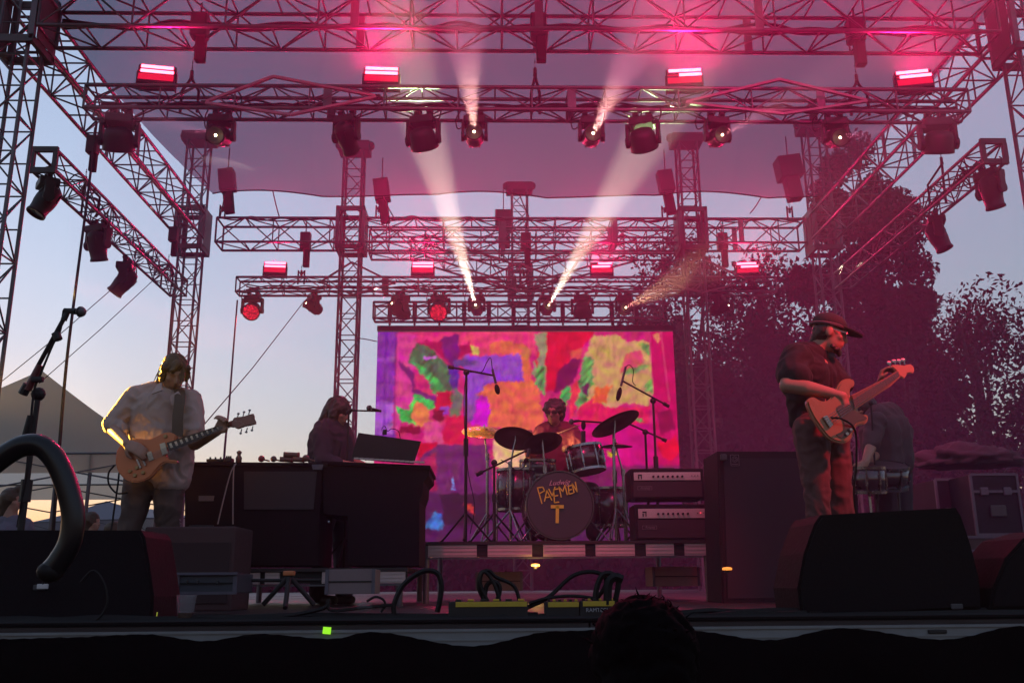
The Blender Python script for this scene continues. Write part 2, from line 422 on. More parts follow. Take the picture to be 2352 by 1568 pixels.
# ------------------------------------------------------------------ lighting fixtures
def yokehead(name, P, aim, lab, group, kind='spot', s=1.0, beam=None, lit=None, turn=0.):
    """a moving head hung from P (underside of a chord), its lens turned towards the vector AIM"""
    t = empty(name, P, lab, 'moving light', group); P = Vector(P); aim = Vector(aim).normalized()
    f = Vector((aim.x, aim.y, 0)); f = f.normalized() if f.length > .05 else V(0, 1, 0)
    if turn: f = Matrix.Rotation(turn, 3, 'Z') @ f
    r = f.cross(V(0, 0, 1)).normalized(); rot = Matrix((r, f, V(0, 0, 1))).transposed()
    L = lambda x, y, z: P + (r * x + f * y + V(0, 0, z)) * s
    for sx in (-1, 1):
        b = MB(); b.box(L(sx * .07, 0, .02), (.035 * s, .05 * s, .09 * s), rot); b.cyl(L(sx * .07 - .03, 0, .045), L(sx * .07 + .03, 0, .045), .034 * s, n=8); b.build('clamp', blk, t)
    b = MB(); b.box(L(0, 0, -.065), (.26 * s, .20 * s, .09 * s), rot, .018 * s); b.build('base', blkp, t, smooth=False)
    wr = .135 if kind == 'spot' else .165; zp = -.25 if kind == 'spot' else -.27
    for sx in (-1, 1):
        b = MB(); b.box(L(sx * wr, 0, -.165), (.036 * s, .10 * s, .20 * s), rot, .012 * s)
        b.cyl(L(sx * (wr + .02), 0, zp), L(sx * (wr - .02), 0, zp), .058 * s, n=16); b.box(L(sx * wr * .86, 0, -.10), (.05 * s, .12 * s, .05 * s), rot, .01 * s)
        b.build('yoke_arm', blkp, t)
    q = aim.to_track_quat('Z', 'Y').to_matrix().to_4x4(); piv = L(0, 0, zp)
    M = Matrix.Translation(piv) @ q @ Matrix.Scale(s, 4)
    if kind == 'spot':
        prof = [(0, -.17), (.055, -.17), (.085, -.15), (.105, -.10), (.112, -.02), (.108, .05), (.098, .10), (.094, .16), (.102, .17), (.102, .195), (.088, .195), (.084, .175), (0, .175)]; lr, lz = .082, .178
    else:
        prof = [(0, -.13), (.07, -.13), (.115, -.11), (.135, -.06), (.14, .0), (.15, .05), (.152, .09), (.14, .095), (.136, .08), (0, .08)]; lr, lz = .132, .084
    h = MB().lathe(prof, M, 24).build('head', blkp, t, smooth=True)
    b = MB()
    for k in range(6):
        a = k * PI / 3
        b.box(M @ V(math.cos(a) * .108, math.sin(a) * .108, -.06), (.02 * s, .02 * s, .09 * s), (q.to_3x3() @ Matrix.Rotation(a, 3, 'Z')))
    b.build('cooling_fin', blkp, t)
    if lit == 'red':
        m = lensred
    elif beam: m = mat('lamp_glass_lit', (.8, .7, .5), .2, emit=(1, .78, .42), es=4)
    else: m = mat('lens_glass', (.05, .05, .06), .08, 0, 0, 1, coat=1)
    if beam:
        MB().lathe([(0, lz), (.014, lz), (.010, lz + .006), (0, lz + .008)], M, 16).build('lens', m, t)
        ld = bpy.data.lights.new('beam', 'SPOT'); lo = bpy.data.objects.new('beam', ld); C.objects.link(lo)
        ld.energy = beam[0]; ld.spot_size = R(beam[1]); ld.spot_blend = beam[2] if len(beam) > 2 else .6; ld.color = beam[3] if len(beam) > 3 else (1, .80, .52); ld.shadow_soft_size = .03
        lo.parent = t; lo.location = (M @ V(0, 0, lz + .03)) - P; lo.rotation_euler = (-aim).to_track_quat('Z', 'Y').to_euler()
    else:
        MB().lathe([(0, lz + .004), (lr, lz), (lr, lz - .006), (0, lz - .006)], M, 24).build('lens', m, t, smooth=False)
        if lit == 'red':
            ld = bpy.data.lights.new('wash', 'SPOT'); lo = bpy.data.objects.new('wash', ld); C.objects.link(lo)
            ld.energy = 8; ld.spot_size = R(35); ld.spot_blend = 1; ld.color = (1, .02, .06); ld.shadow_soft_size = .08
            lo.parent = t; lo.location = (M @ V(0, 0, lz + .03)) - P; lo.rotation_euler = (-aim).to_track_quat('Z', 'Y').to_euler()
    # power lead looping back to the truss
    MB().tube(curve_pts([L(.10, -.08, -.05), L(.2, -.1, -.10), L(.22, -.08, .02), L(.14, .02, .1)], 5), .008 * s, 5).build('power_lead', rubber, t)
    return t
lensred = bpy.data.materials.new('red_led_lens'); lensred.use_nodes = True
n_ = lensred.node_tree.nodes; l_ = lensred.node_tree.links; b_ = n_['Principled BSDF']; b_.inputs['Base Color'].default_value = (.02, .01, .01, 1)
v_ = n_.new('ShaderNodeTexVoronoi'); v_.inputs['Scale'].default_value = 42; tc_ = n_.new('ShaderNodeTexCoord'); l_.new(tc_.outputs['Object'], v_.inputs[0])
c_ = n_.new('ShaderNodeValToRGB'); c_.color_ramp.elements[0].color = (1, 1, 1, 1); c_.color_ramp.elements[1].color = (.05, .05, .05, 1); c_.color_ramp.elements[0].position = .25; c_.color_ramp.elements[1].position = .5
l_.new(v_.outputs[0], c_.inputs[0]); mu_ = n_.new('ShaderNodeMath'); mu_.operation = 'MULTIPLY'; mu_.inputs[1].default_value = .30; l_.new(c_.outputs[0], mu_.inputs[0])
b_.inputs['Emission Color'].default_value = (1, .012, .05, 1); l_.new(mu_.outputs[0], b_.inputs['Emission Strength'])

G_MH = 'moving heads under the front lighting truss'; G_MR = 'moving heads under the rear lighting truss'; G_MS = 'moving heads drooping from the side trusses'
YA, ZA = 10.24, T2Z - .03
def hang(px_, Y, Z): p = at(px_, 272 if Y < 12 else 685, Y); return V(p.x, Y, Z)
def vec(S, q, Y): return at(q[0], q[1], Y) - Vector(S)
FR = [
 (278, 'wash', 1.22, (-.1, .6, -.9), None, 'big round moving head at the left end of the front truss, hanging face down'),
 (510, 'spot', 1.08, (-.75, -.62, .35), (300, 6), 'moving head with a pinpoint of light facing left, above the rear left tower'),
 (797, 'spot', 1.06, (.25, .8, -.6), None, 'dark moving head left of centre, directly below the strobe second from left'),
 (973, 'wash', 1.12, (.2, .75, -.85), None, 'round dark moving head just left of the upward beam on the front truss'),
 (1090, 'spot', 1.02, (-.04, -.42, .9), (1700, 10, .8, (1, .95, .5)), 'moving head throwing a pale beam straight up from the front truss'),
 (1357, 'spot', 1.02, (.34, -.45, .8), (1700, 9, .8, (1, .95, .5)), 'moving head throwing a pale beam up to the right from the front truss'),
 (1475, 'wash', 1.12, (.3, .75, -.8), None, 'round dark moving head just right of the right-leaning beam on the front truss'),
 (1645, 'spot', 1.02, (.85, -.35, .42), (700, 8, .8, (.9, .9, .4)), 'moving head throwing a thin faint beam to the right on the front truss'),
 (1915, 'spot', 1.04, (.85, -.5, .12), (300, 6), 'moving head with a pinpoint of light, under the front truss before the tree'),
 (2148, 'wash', 1.22, (.05, .5, -.95), None, 'big round moving head at the right end of the front truss, hanging face down'),
]
for px_, kind, s, aim, bm_, lab in FR:
    P = hang(px_, YA, ZA); tgt = {1090: ((1066, 60), 7.2), 1357: ((1440, 150), 7.6), 1645: ((1790, 240), 8.4), 510: ((380, 280), 8.6), 1915: ((2020, 300), 8.8)}.get(px_)
    if tgt: aim = vec(P - V(0, 0, .26), *tgt)
    yokehead('moving_head', P, aim, lab, G_MH, kind, s, bm_)
RR_ = [
 (581, 'wash', 1.15, (-.05, -.8, -.62), None, 'red', 'rear moving head with a red honeycomb face, at the left end of its truss'),
 (722, 'spot', 1.0, (-.7, -.5, .3), (300, 6), None, 'rear moving head with a tiny light, second from the left end'),
 (920, 'spot', 1.25, (-.6, -.5, .42), (900, 8), None, 'rear moving head above the left part of the screen, short beam up to the left'),
 (1009, 'wash', 1.2, (-.1, -.8, -.55), None, 'red', 'rear moving head with a red honeycomb face, above the left half of the screen'),
 (1095, 'spot', 1.1, None, (13500, 6.5, .7, (.60, 1, .42)), None, 'rear moving head throwing the brightest beam, up to the left'),
 (1256, 'spot', 1.1, None, (10500, 6.5, .7, (.60, 1, .42)), None, 'rear moving head throwing a bright beam up to the right'),
 (1337, 'wash', 1.2, (.1, .6, -.8), None, None, 'dark rear moving head between the two right-hand beams'),
 (1432, 'spot', 1.1, (.80, -.42, .42), (1300, 8, .8, (.9, .95, .3)), None, 'rear moving head throwing an amber beam low to the right over the trees'),
 (1650, 'spot', 1.1, (.8, -.5, .15), (300, 6), None, 'rear moving head with a tiny light in front of the dark trees'),
]
for i, (px_, kind, s, aim, bm_, lit, lab) in enumerate(RR_):
    P = hang(px_, 17.47, T3Z - .03)
    if i == 4: aim = vec(P - V(0, 0, .27), (918, 100), 9.5)
    if i == 7: aim = vec(P - V(0, 0, .27), (1790, 520), 9.5)
    if i == 5: aim = vec(P - V(0, 0, .27), (1560, 190), 9.5)
    yokehead('moving_head', P, aim, lab, G_MR, kind, s, bm_, lit)
SD = [(-5.72, 11.45, 5.30, (-.35, -.25, -.9), 'spot', 'moving head drooping from the near end of the left side truss'),
      (-5.72, 13.1, 5.30, (.1, .3, -.95), 'spot', 'moving head hanging halfway along the left side truss'),
      (-5.60, 13.9, 5.00, (-.5, -.1, -.75), 'spot', 'moving head hanging lowest on the left side truss'),
      (6.64, 11.35, 5.42, (.2, .1, -.95), 'spot', 'moving head drooping from the near end of the right side truss'),
      (6.70, 13.0, 5.42, (.3, -.1, -.9), 'spot', 'moving head hanging halfway along the right side truss')]
for x, y, z, aim, kind, lab in SD: yokehead('moving_head', (x, y, z), aim, lab, G_MS, kind, 1.22)

# red strobes standing on the trusses
tube_m = mat('strobe_tube_lit', (.9, .3, .3), .3, emit=(1, .05, .09), es=2.2)
plate_m = mat('strobe_plate_lit', (.1, .02, .02), .4, emit=(1, .004, .05), es=.10)
def strobe(px_, py_, Y, zt, s, lab, group, energy, strips, yaw=0.):
    p = at(px_, py_, Y); t = empty('strobe_light', (p.x, Y, zt), lab, 'strobe light', group)
    rot = Matrix.Rotation(yaw, 3, 'Z') @ Matrix.Rotation(R(-16), 3, 'X')
    c = V(p.x, Y, zt + .165 * s)
    L = lambda x, y, z: c + rot @ (V(x, y, z) * s)
    b = MB(); b.box(L(0, .05, -.012), (.36 * s, .10 * s, .235 * s), rot, .008); b.build('housing', blkp, t)
    for sx in (-1, 1):
        b = MB(); b.box(V(p.x, Y, zt + .09 * s) + Matrix.Rotation(yaw, 3, 'Z') @ V(sx * .185 * s, .04 * s, 0), (.014, .05 * s, .19 * s), Matrix.Rotation(yaw, 3, 'Z')); b.build('bracket', blk, t)
    b = MB(); b.box(V(p.x, Y + .04 * s, zt + .01), (.36 * s, .06, .02)); b.build('foot_plate', blk, t)
    for zc, hh in ((.020, .012), (-.055, .075)): MB().box(L(0, -.001, zc - .003), (.335 * s, .006 * s, hh * s), rot).build('red_glow_plate', plate_m, t)  # glowing plates added to give the tubes a red halo
    for k, (x0, x1) in enumerate(strips):
        zc = .078 - .060 * k
        b = MB(); b.box(L((x0 + x1) / 2 * .17, -.004, zc), ((x1 - x0) * .17 * s, .012 * s, .034 * s), rot, .004); b.build('tube', tube_m, t)
    for k, (x0, x1) in enumerate(strips):
        ld = bpy.data.lights.new('strobe', 'AREA'); ld.shape = 'RECTANGLE'; ld.size = (x1 - x0) * .17 * s * .95; ld.size_y = .028 * s; ld.energy = energy * (x1 - x0) / 3.8; ld.color = (1, .010, .13); ld.spread = R(125)
        lo = bpy.data.objects.new('strobe', ld); C.objects.link(lo); lo.parent = t; lo.location = L((x0 + x1) / 2 * .17, -.014, .078 - .060 * k) - t.location
        lo.rotation_euler = (rot @ V(0, 1, 0)).to_track_quat('Z', 'Y').to_euler()
G_S = 'red strobes standing on the lighting trusses'
zt = T2Z + .31
FS = .36
strobe(358, 185, 10.2, zt, 1.2, 'lit red strobe at the left end of the front truss', G_S, 42* FS, [(-.9, .9), (-.9, .95)], R(10))
strobe(876, 175, 10.2, zt, 1.2, 'lit red strobe left of centre on the front truss, above a dark moving head', G_S, 75* FS, [(-.95, .95), (-.95, .95)], R(3))
strobe(1572, 178, 10.2, zt, 1.2, 'lit red strobe right of centre on the front truss, its lower tube shorter', G_S, 120 * FS, [(-.9, 1.), (-.3, 1.02)], R(-6))
strobe(2100, 182, 10.2, zt, 1.2, 'lit red strobe at the right end of the front truss', G_S, 75* FS, [(-.95, .85), (-.8, 1.)], R(-12))
zt = T3Z + .31
strobe(631, 625, 17.4, zt, 1.22, 'lit red strobe at the left end of the rear truss against the sky', G_S, 40* FS, [(-.95, .95), (-.95, .95)], R(6))
strobe(971, 620, 17.4, zt, 1.22, 'lit red strobe on the rear truss above the left side of the screen', G_S, 60* FS, [(-.95, .95), (-.95, .95)], R(2))
strobe(1382, 612, 17.4, zt, 1.22, 'lit red strobe on the rear truss, its upper tube shorter', G_S, 60* FS, [(-.3, 1.), (-.9, .8)], R(-4))
strobe(1716, 604, 17.4, zt, 1.22, 'lit red strobe at the right end of the rear truss before the trees', G_S, 50* FS, [(-.95, .85), (-.6, 1.)], R(-8))

# diamond shaped tube frames lying against the trusses
def diamond(px_pts, Y, lab, m, group='diamond tube frames on the lighting trusses'):
    P = [at(x, y, Y + dy) for x, y, dy in px_pts]
    t = empty('diamond_frame', P[0], lab, 'tube frame', group)
    for a, b_ in zip(P, P[1:] + P[:1]):
        d = (b_ - a).normalized(); mid = (a + b_) / 2
        rr = Matrix((d, V(0, 1, 0), d.cross(V(0, 1, 0)))).transposed()
        MB().box(mid, ((b_ - a).length, .035, .030), rr).build('tube', m, t)
    for k in range(2):
        p = P[k * 2]; MB().box(p, (.06, .045, .04)).build('joint', blk, t)
    return t
dm = mat('pink_lit_tube', (.55, .13, .22), .5, 0, .2, 30); dd = mat('dull_tube', (.16, .12, .14), .5, 0, .2, 30)  # pink light on the left frame is put into its tube colour
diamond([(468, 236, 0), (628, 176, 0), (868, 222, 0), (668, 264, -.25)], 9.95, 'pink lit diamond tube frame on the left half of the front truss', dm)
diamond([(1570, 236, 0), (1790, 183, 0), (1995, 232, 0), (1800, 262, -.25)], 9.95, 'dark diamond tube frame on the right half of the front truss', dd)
diamond([(735, 648, 0), (808, 602, 0), (905, 650, 0), (812, 676, -.2)], 17.2, 'grey diamond tube frame on the left part of the rear truss', dd)
diamond([(1110, 642, 0), (1190, 604, 0), (1280, 640, 0), (1195, 668, -.2)], 17.2, 'grey diamond tube frame in the middle of the rear truss', dd)
diamond([(1500, 640, 0), (1610, 592, 0), (1720, 645, 0), (1612, 672, -.2)], 17.2, 'grey diamond tube frame on the right part of the rear truss', dd)

# chain hoists
G_H = 'chain hoists'
def hoist(x, y, ztop, zb0, zb1, zhook, zend, lab, spread=.16, s=1.0, tilt=0., sling_y=.0):
    t = empty('chain_hoist', (x, y, ztop), lab, 'hoist', G_H)
    MB().cyl((x, y, ztop), (x, y, zb0), .012, n=6).build('hanger', webbing, t)
    rr = Matrix.Rotation(tilt, 3, 'Y')
    b = MB(); b.box((x, y, (zb0 + zb1) / 2 + (zb0 - zb1) * .22), (.20 * s, .17 * s, (zb0 - zb1) * .5), rr, .02); b.build('motor', blkp, t)
    b = MB(); b.box((x + .03 + math.sin(tilt) * -.2, y, zb1 + (zb0 - zb1) * .22), (.12 * s, .11 * s, (zb0 - zb1) * .52), rr, .015); b.build('chain_bag', webbing, t)
    z = zb1 + .02; b = MB()
    nl = max(4, int((z - zhook) / .032))
    for i in range(nl):
        zz = z - (z - zhook) * (i + .5) / nl
        b.box((x - .05, y, zz), (.017, .006, .026) if i % 2 else (.006, .017, .026))
    tag(b.build('chain', blk, t), kind='stuff')
    b = MB(); b.cyl((x - .05, y, zhook + .05), (x - .05, y, zhook - .02), .022, n=8); b.sph((x - .05, y, zhook - .04), .03, 1); b.build('hook', blk, t)
    for sx in (-1, 1):
        MB().tube([V(x - .05, y, zhook - .05), V(x - .05 + sx * spread, y + sling_y, zend + .28), V(x - .05 + sx * spread, y + sling_y, zend)], .018, 6).build('sling', webbing, t)
def hp(px_, Y): return at(px_, 150, Y).x
hoist(hp(452, 10.25), 10.25, 7.1, 6.95, 6.32, 6.12, T2Z + .02, 'chain hoist on the left part of the front truss between strobe and diamond frame', .10)
hoist(hp(1238, 10.25), 10.25, 7.1, 6.98, 6.35, 6.18, T2Z + .02, 'chain hoist in the middle of the front truss', .05)
hoist(hp(1973, 10.25), 10.25, 7.1, 6.95, 6.32, 6.12, T2Z + .02, 'chain hoist on the right part of the front truss near the right strobe', .11)
def rx(px_, Y=17.47): return at(px_, 560, Y).x
hoist(rx(701), 17.5, 7.1, 6.9, 6.2, 6.05, T3Z + .2, 'rear chain hoist above the left end of the rear lighting truss', .06)
hoist(rx(1208), 17.5, 7.1, 6.9, 6.2, 6.05, T3Z + .2, 'rear chain hoist above the centre of the rear lighting truss', .06)
hoist(rx(1660), 17.5, 7.1, 6.9, 6.2, 6.05, T3Z + .2, 'rear chain hoist above the right end of the rear lighting truss', .06)
hoist(-5.72, 12.6, 6.62, 6.50, 5.95, 5.80, 5.36, 'chain hoist holding the left side truss near its front', .12, .8, 0, .25)
hoist(-5.72, 16.2, 6.62, 6.50, 5.95, 5.80, 5.36, 'chain hoist holding the left side truss near its rear', .1, .8)
hoist(6.64, 12.4, 6.62, 6.55, 6.2, 6.05, 5.5, 'chain hoist holding the right side truss near its front', .12, .8, 0, .25)
for x, top, lab, s_ in ((-5.15, 8.6, 'dark hoist hanging beside the head of the left rear corner tower', 1.5), (-2.1, 8.4, 'dark hoist hanging beside the head of the tower left of the screen', 1.5), (3.55, 8.6, 'dark hoist hanging beside the head of the tower right of the screen', 1.5), (6.05, 8.9, 'bulky dark hoist hanging beside the head of the right rear corner tower', 2.3)):
    hoist(x, 17.3, top, top - .45, top - 1.35, 7.3, 7.1, lab, .05, s_, R(-8))
hoist(.35, 19.9, 9.0, 8.35, 7.5, 7.3, 7.1, 'square dark hoist below the head of the rearmost tower', .05, 1.9)

# ------------------------------------------------------------------ video screen
ART = [  # (sRGB colour, outline) on a 2323 x 1568 sheet
 ((130, 62, 165), [(0, 60), (215, 60), (200, 900), (0, 1000)]), ((172, 105, 205), [(0, 600), (190, 600), (190, 830), (0, 830)]), ((160, 85, 190), [(0, 265), (190, 265), (190, 305), (0, 305)]),
 ((215, 80, 150), [(190, 90), (340, 90), (320, 420), (330, 560), (220, 800), (180, 800)]), ((238, 82, 125), [(600, 60), (1210, 60), (1200, 260), (640, 260)]), ((228, 70, 130), [(330, 60), (640, 60), (600, 140), (340, 170)]),
 ((175, 14, 84), [(340, 160), (530, 140), (640, 90), (640, 200), (720, 150), (740, 240), (560, 300), (480, 230)]), ((112, 34, 112), [(510, 130), (640, 90), (650, 260), (600, 340), (540, 260)]),
 ((225, 200, 110), [(725, 185), (785, 190), (790, 250), (745, 248)]), ((62, 92, 74), [(340, 165), (430, 190), (500, 270), (560, 330), (600, 480), (605, 640), (520, 600), (440, 450), (380, 380), (290, 310), (285, 270)]),
 ((58, 150, 92), [(300, 290), (400, 350), (470, 400), (540, 500), (575, 590), (470, 540), (420, 440), (340, 350)]), ((112, 40, 112), [(220, 300), (320, 380), (330, 500), (480, 560), (520, 620), (430, 640), (320, 560), (300, 440), (215, 335)]),
 ((205, 120, 210), [(385, 265), (480, 262), (480, 280), (400, 285)]), ((84, 52, 150), [(560, 330), (650, 330), (640, 520), (590, 500)]), ((100, 110, 100), [(620, 480), (680, 560), (640, 760), (590, 860), (585, 640)]),
 ((146, 86, 198), [(680, 262), (1110, 248), (1125, 440), (880, 450), (800, 520), (760, 640), (690, 700), (690, 500)]), ((90, 70, 140), [(600, 280), (780, 290), (760, 330), (620, 340)]),
 ((232, 112, 88), [(870, 170), (930, 140), (1100, 170), (1165, 220), (1165, 420), (1220, 520), (1245, 700), (1250, 860), (760, 760), (860, 620), (770, 545), (860, 460), (1110, 440), (1095, 250), (860, 240)]),
 ((200, 120, 80), [(1080, 190), (1160, 210), (1150, 300), (1090, 240)]), ((214, 62, 205), [(790, 560), (850, 565), (870, 700), (850, 780), (720, 760), (740, 640)]), ((130, 80, 160), [(700, 610), (765, 600), (765, 700), (710, 740)]),
 ((150, 150, 118), [(1190, 100), (1285, 80), (1275, 300), (1262, 560), (1200, 450), (1170, 380), (1220, 240)]), ((90, 140, 90), [(1200, 330), (1260, 330), (1262, 560), (1190, 460)]), ((218, 60, 80), [(1205, 240), (1225, 235), (1215, 350), (1200, 350)]),
 ((218, 16, 66), [(1280, 60), (1630, 60), (1620, 100), (1530, 200), (1440, 300), (1340, 520), (1270, 520), (1272, 300)]), ((226, 90, 90), [(1450, 220), (1530, 200), (1530, 290), (1450, 280)]),
 ((112, 26, 76), [(1480, 275), (1525, 290), (1480, 420), (1420, 500), (1330, 545), (1360, 360)]), ((208, 162, 112), [(1620, 105), (1800, 110), (1880, 160), (1990, 130), (2030, 180), (2042, 540), (2000, 640), (1900, 600), (1700, 650), (1560, 620), (1530, 420), (1560, 250)]),
 ((215, 90, 110), [(1860, 240), (1960, 210), (1990, 300), (1880, 380), (1800, 400)]), ((110, 145, 95), [(1960, 160), (2030, 180), (2030, 260), (1980, 220)]), ((120, 150, 95), [(1800, 400), (1960, 330), (2030, 330), (1900, 400)]), ((110, 150, 90), [(1980, 470), (2040, 440), (2040, 540), (1990, 520)]),
 ((92, 142, 92), [(1560, 265), (1612, 270), (1600, 480), (1560, 600), (1490, 650), (1500, 480), (1530, 380)]), ((236, 72, 92), [(1450, 480), (1505, 440), (1515, 520), (1480, 640), (1430, 760)]), ((90, 30, 70), [(1520, 500), (1590, 440), (1560, 560)]),
 ((60, 150, 90), [(1370, 545), (1440, 480), (1450, 560), (1400, 620)]),
 ((42, 160, 82), [(330, 540), (460, 590), (470, 640), (420, 660), (360, 640), (390, 700), (380, 760), (300, 760), (250, 740), (195, 630), (290, 660)]), ((235, 135, 90), [(350, 590), (440, 660), (430, 720), (480, 740), (360, 780), (300, 700)]),
 ((205, 40, 70), [(500, 520), (590, 520), (590, 620), (540, 700), (470, 640)]), ((150, 80, 190), [(510, 620), (570, 620), (570, 680), (520, 690)]), ((130, 20, 52), [(235, 770), (370, 770), (370, 830), (225, 820)]),
 ((226, 58, 98), [(1500, 640), (1620, 560), (1700, 640), (2010, 640), (2000, 760), (1560, 900), (1480, 780)]), ((205, 42, 125), [(1250, 760), (1480, 760), (2040, 760), (2020, 1100), (1250, 1100)]), ((235, 110, 70), [(1620, 500), (1740, 480), (1700, 600), (1600, 620)]), ((120, 140, 95), [(1700, 770), (1800, 760), (1780, 800)]), ((120, 150, 90), [(1900, 710), (1960, 715), (1960, 745), (1900, 740)]),
 ((200, 22, 98), [(2044, 60), (2260, 60), (2260, 1100), (2044, 1100)]), ((216, 80, 120), [(2112, 60), (2122, 60), (2160, 600), (2150, 600)]), ((236, 26, 70), [(2050, 890), (2150, 880), (2190, 840), (2215, 960), (2150, 1030), (2090, 1010)]), ((140, 16, 70), [(2060, 680), (2160, 650), (2190, 800), (2080, 840)]), ((235, 150, 110), [(2060, 110), (2100, 80), (2110, 140), (2090, 170)]),
 ((216, 52, 82), [(560, 700), (700, 700), (720, 900), (520, 900), (540, 800)]), ((224, 92, 145), [(400, 740), (520, 740), (540, 880), (480, 960), (400, 900)]), ((120, 16, 46), [(470, 655), (540, 650), (540, 720), (500, 750), (450, 700)]), ((200, 30, 60), [(350, 900), (500, 880), (500, 960), (360, 1050)]),
 ((104, 46, 100), [(360, 1010), (500, 905), (860, 905), (900, 1260), (360, 1260)]), ((170, 50, 90), [(370, 1020), (490, 960), (490, 1230), (440, 1240)]), ((72, 34, 78), [(0, 1250), (2300, 1250), (2300, 1600), (0, 1600)]), ((36, 24, 44), [(520, 1250), (860, 1250), (860, 1470), (560, 1470)]),
 ((66, 110, 210), [(410, 1495), (430, 1430), (480, 1380), (540, 1400), (550, 1440), (535, 1495)]), ((120, 150, 230), [(606, 1140), (616, 1140), (620, 1230), (610, 1230)]), ((240, 190, 150), [(880, 880), (1190, 900), (1190, 1080), (900, 1060)]), ((200, 70, 60), [(680, 1310), (740, 1320), (760, 1400), (700, 1350)]),
 ((215, 190, 60), [(1700, 960), (1760, 960), (1760, 985), (1700, 985)]), ((120, 40, 90), [(1250, 1060), (2260, 1060), (2260, 1260), (1250, 1260)]),
]
def inside(x, y, P):
    c = False; j = len(P) - 1
    for i in range(len(P)):
        if (P[i][1] > y) != (P[j][1] > y) and x < (P[j][0] - P[i][0]) * (y - P[i][1]) / (P[j][1] - P[i][1]) + P[i][0]: c = not c
        j = i
    return c
ARTB = [(c, P, min(p[0] for p in P), max(p[0] for p in P), min(p[1] for p in P), max(p[1] for p in P)) for c, P in ART]
lin = lambda c: (c / 255 / 12.92) if c < 10 else ((c / 255 + .055) / 1.055) ** 2.4
def art(x, y):
    q = V(x * .012, y * .012, 0); q2 = V(x * .04, y * .04, 7)
    q3 = V(x * .13, y * .13, 3)
    wx = x + 12 * noise.noise(q) + 10 * noise.noise(q2) + 8 * noise.noise(q3); wy = y + 12 * noise.noise(q + V(9, 3, 1)) + 10 * noise.noise(q2 + V(5, 5, 5)) + 8 * noise.noise(q3 + V(8, 1, 1))
    if x > 2030: wx = x
    s1 = noise.noise(V((x * .6 + y * .8) * .075, (y * .6 - x * .8) * .014, 17)); wx += 15 * s1; wy += 13 * noise.noise(V((x * .6 + y * .8) * .06, (y * .6 - x * .8) * .012, 27))
    if x > 2030: wx = x
    col = (208, 62, 118)
    for c, P, x0, x1, y0, y1 in ARTB:
        if x0 <= wx <= x1 and y0 <= wy <= y1 and inside(wx, wy, P): col = c
    k = 1 + .30 * noise.noise(V(x * .11 + y * .05, y * .012 - x * .01, 21)) + .38 * noise.noise(V(x * .008, y * .02, 2)) + .28 * noise.noise(V(x * .05, y * .018, 4)) + .10 * noise.noise(V(x * .2, y * .2, 4))
    if col[1] > col[0] * 1.15: k *= 1 + 1.1 * noise.noise(V((x * .8 + y * .6) * .045, (y * .8 - x * .6) * .012, 31)); col = (col[0], min(255, col[1] * 1.12), col[2])
    h = noise.noise(V(x * .02, y * .02, 11))
    r, g, b_ = [lin(c) * k for c in col]
    g *= 1 + .45 * h; b_ *= 1 - .35 * h; m_ = (r + g + b_) / 3; r, g, b_ = [max(0, m_ + (c_ - m_) * 1.12) for c_ in (r, g, b_)]
    if x < 215 and (abs(x - 118) < 7 or abs(x - 190) < 6 or (y % 150) < 9): r, g, b_ = r * .6, g * .5, b_ * .75
    return r, g, b_
scr_m = bpy.data.materials.new('screen_picture'); scr_m.use_nodes = True
n_ = scr_m.node_tree.nodes; l_ = scr_m.node_tree.links; b_ = n_['Principled BSDF']; b_.inputs['Base Color'].default_value = (.015, .015, .015, 1); b_.inputs['Roughness'].default_value = .9; b_.inputs['Specular IOR Level'].default_value = .1
ca = n_.new('ShaderNodeVertexColor'); ca.layer_name = 'Col'; l_.new(ca.outputs[0], b_.inputs['Emission Color']); b_.inputs['Emission Strength'].default_value = .118
LX0, LX1, LZ0, LZ1, LY = -2.28, 3.84, .70, 5.20, 18.78
scr = empty('video_screen', (LX0, LY, LZ0), 'large video screen showing abstract streaks of paint in pink, green, orange and purple', 'video screen')
NPX, NPY, G = 12, 9, 26
pwx = (LX1 - LX0) / NPX; pwz = (LZ1 - LZ0) / NPY
for i in range(NPX):
    for j in range(NPY):
        bm = bmesh.new(); cl = bm.loops.layers.float_color.new('Col'); x0 = LX0 + pwx * i; z0 = LZ0 + pwz * j; dx = pwx / G; dz = pwz / G
        g = [[bm.verts.new((x0 + a * dx, LY, z0 + c * dz)) for c in range(G + 1)] for a in range(G + 1)]
        for a in range(G):
            for c in range(G):
                f = bm.faces.new((g[a][c], g[a + 1][c], g[a + 1][c + 1], g[a][c + 1]))
                u = (x0 + (a + .5) * dx - LX0) / (LX1 - LX0); v = 1 - (z0 + (c + .5) * dz - LZ0) / (LZ1 - LZ0)
                X_, Y_ = 55 + u * 2150, 78 + v * 1590; cs = [art(X_ + ox, Y_ + oy) for ox, oy in ((-5, -3), (5, 3.5), (-2.5, 5), (3, -5))]; col = [sum(q_[k] for q_ in cs) / 4 for k in range(3)]
                for lp in f.loops: lp[cl] = (*col, 1)
        ed = [g[0][0], g[G][0], g[G][G], g[0][G]]; bk = [bm.verts.new((v.co.x, LY + .07, v.co.z)) for v in ed]
        bm.faces.new(bk[::-1])
        me = bpy.data.meshes.new('panel'); bm.to_mesh(me); bm.free(); link('panel', me, scr_m, scr)
MB().box(((LX0 + LX1) / 2, LY + .14, (LZ0 + LZ1) / 2), (LX1 - LX0, .10, LZ1 - LZ0)).build('cabinet_frame', blk, scr)
MB().box(((LX0 + LX1) / 2, LY + .02, LZ1 + .07), (LX1 - LX0 + .02, .14, .11), None, .01).build('header_bar', blk, scr)
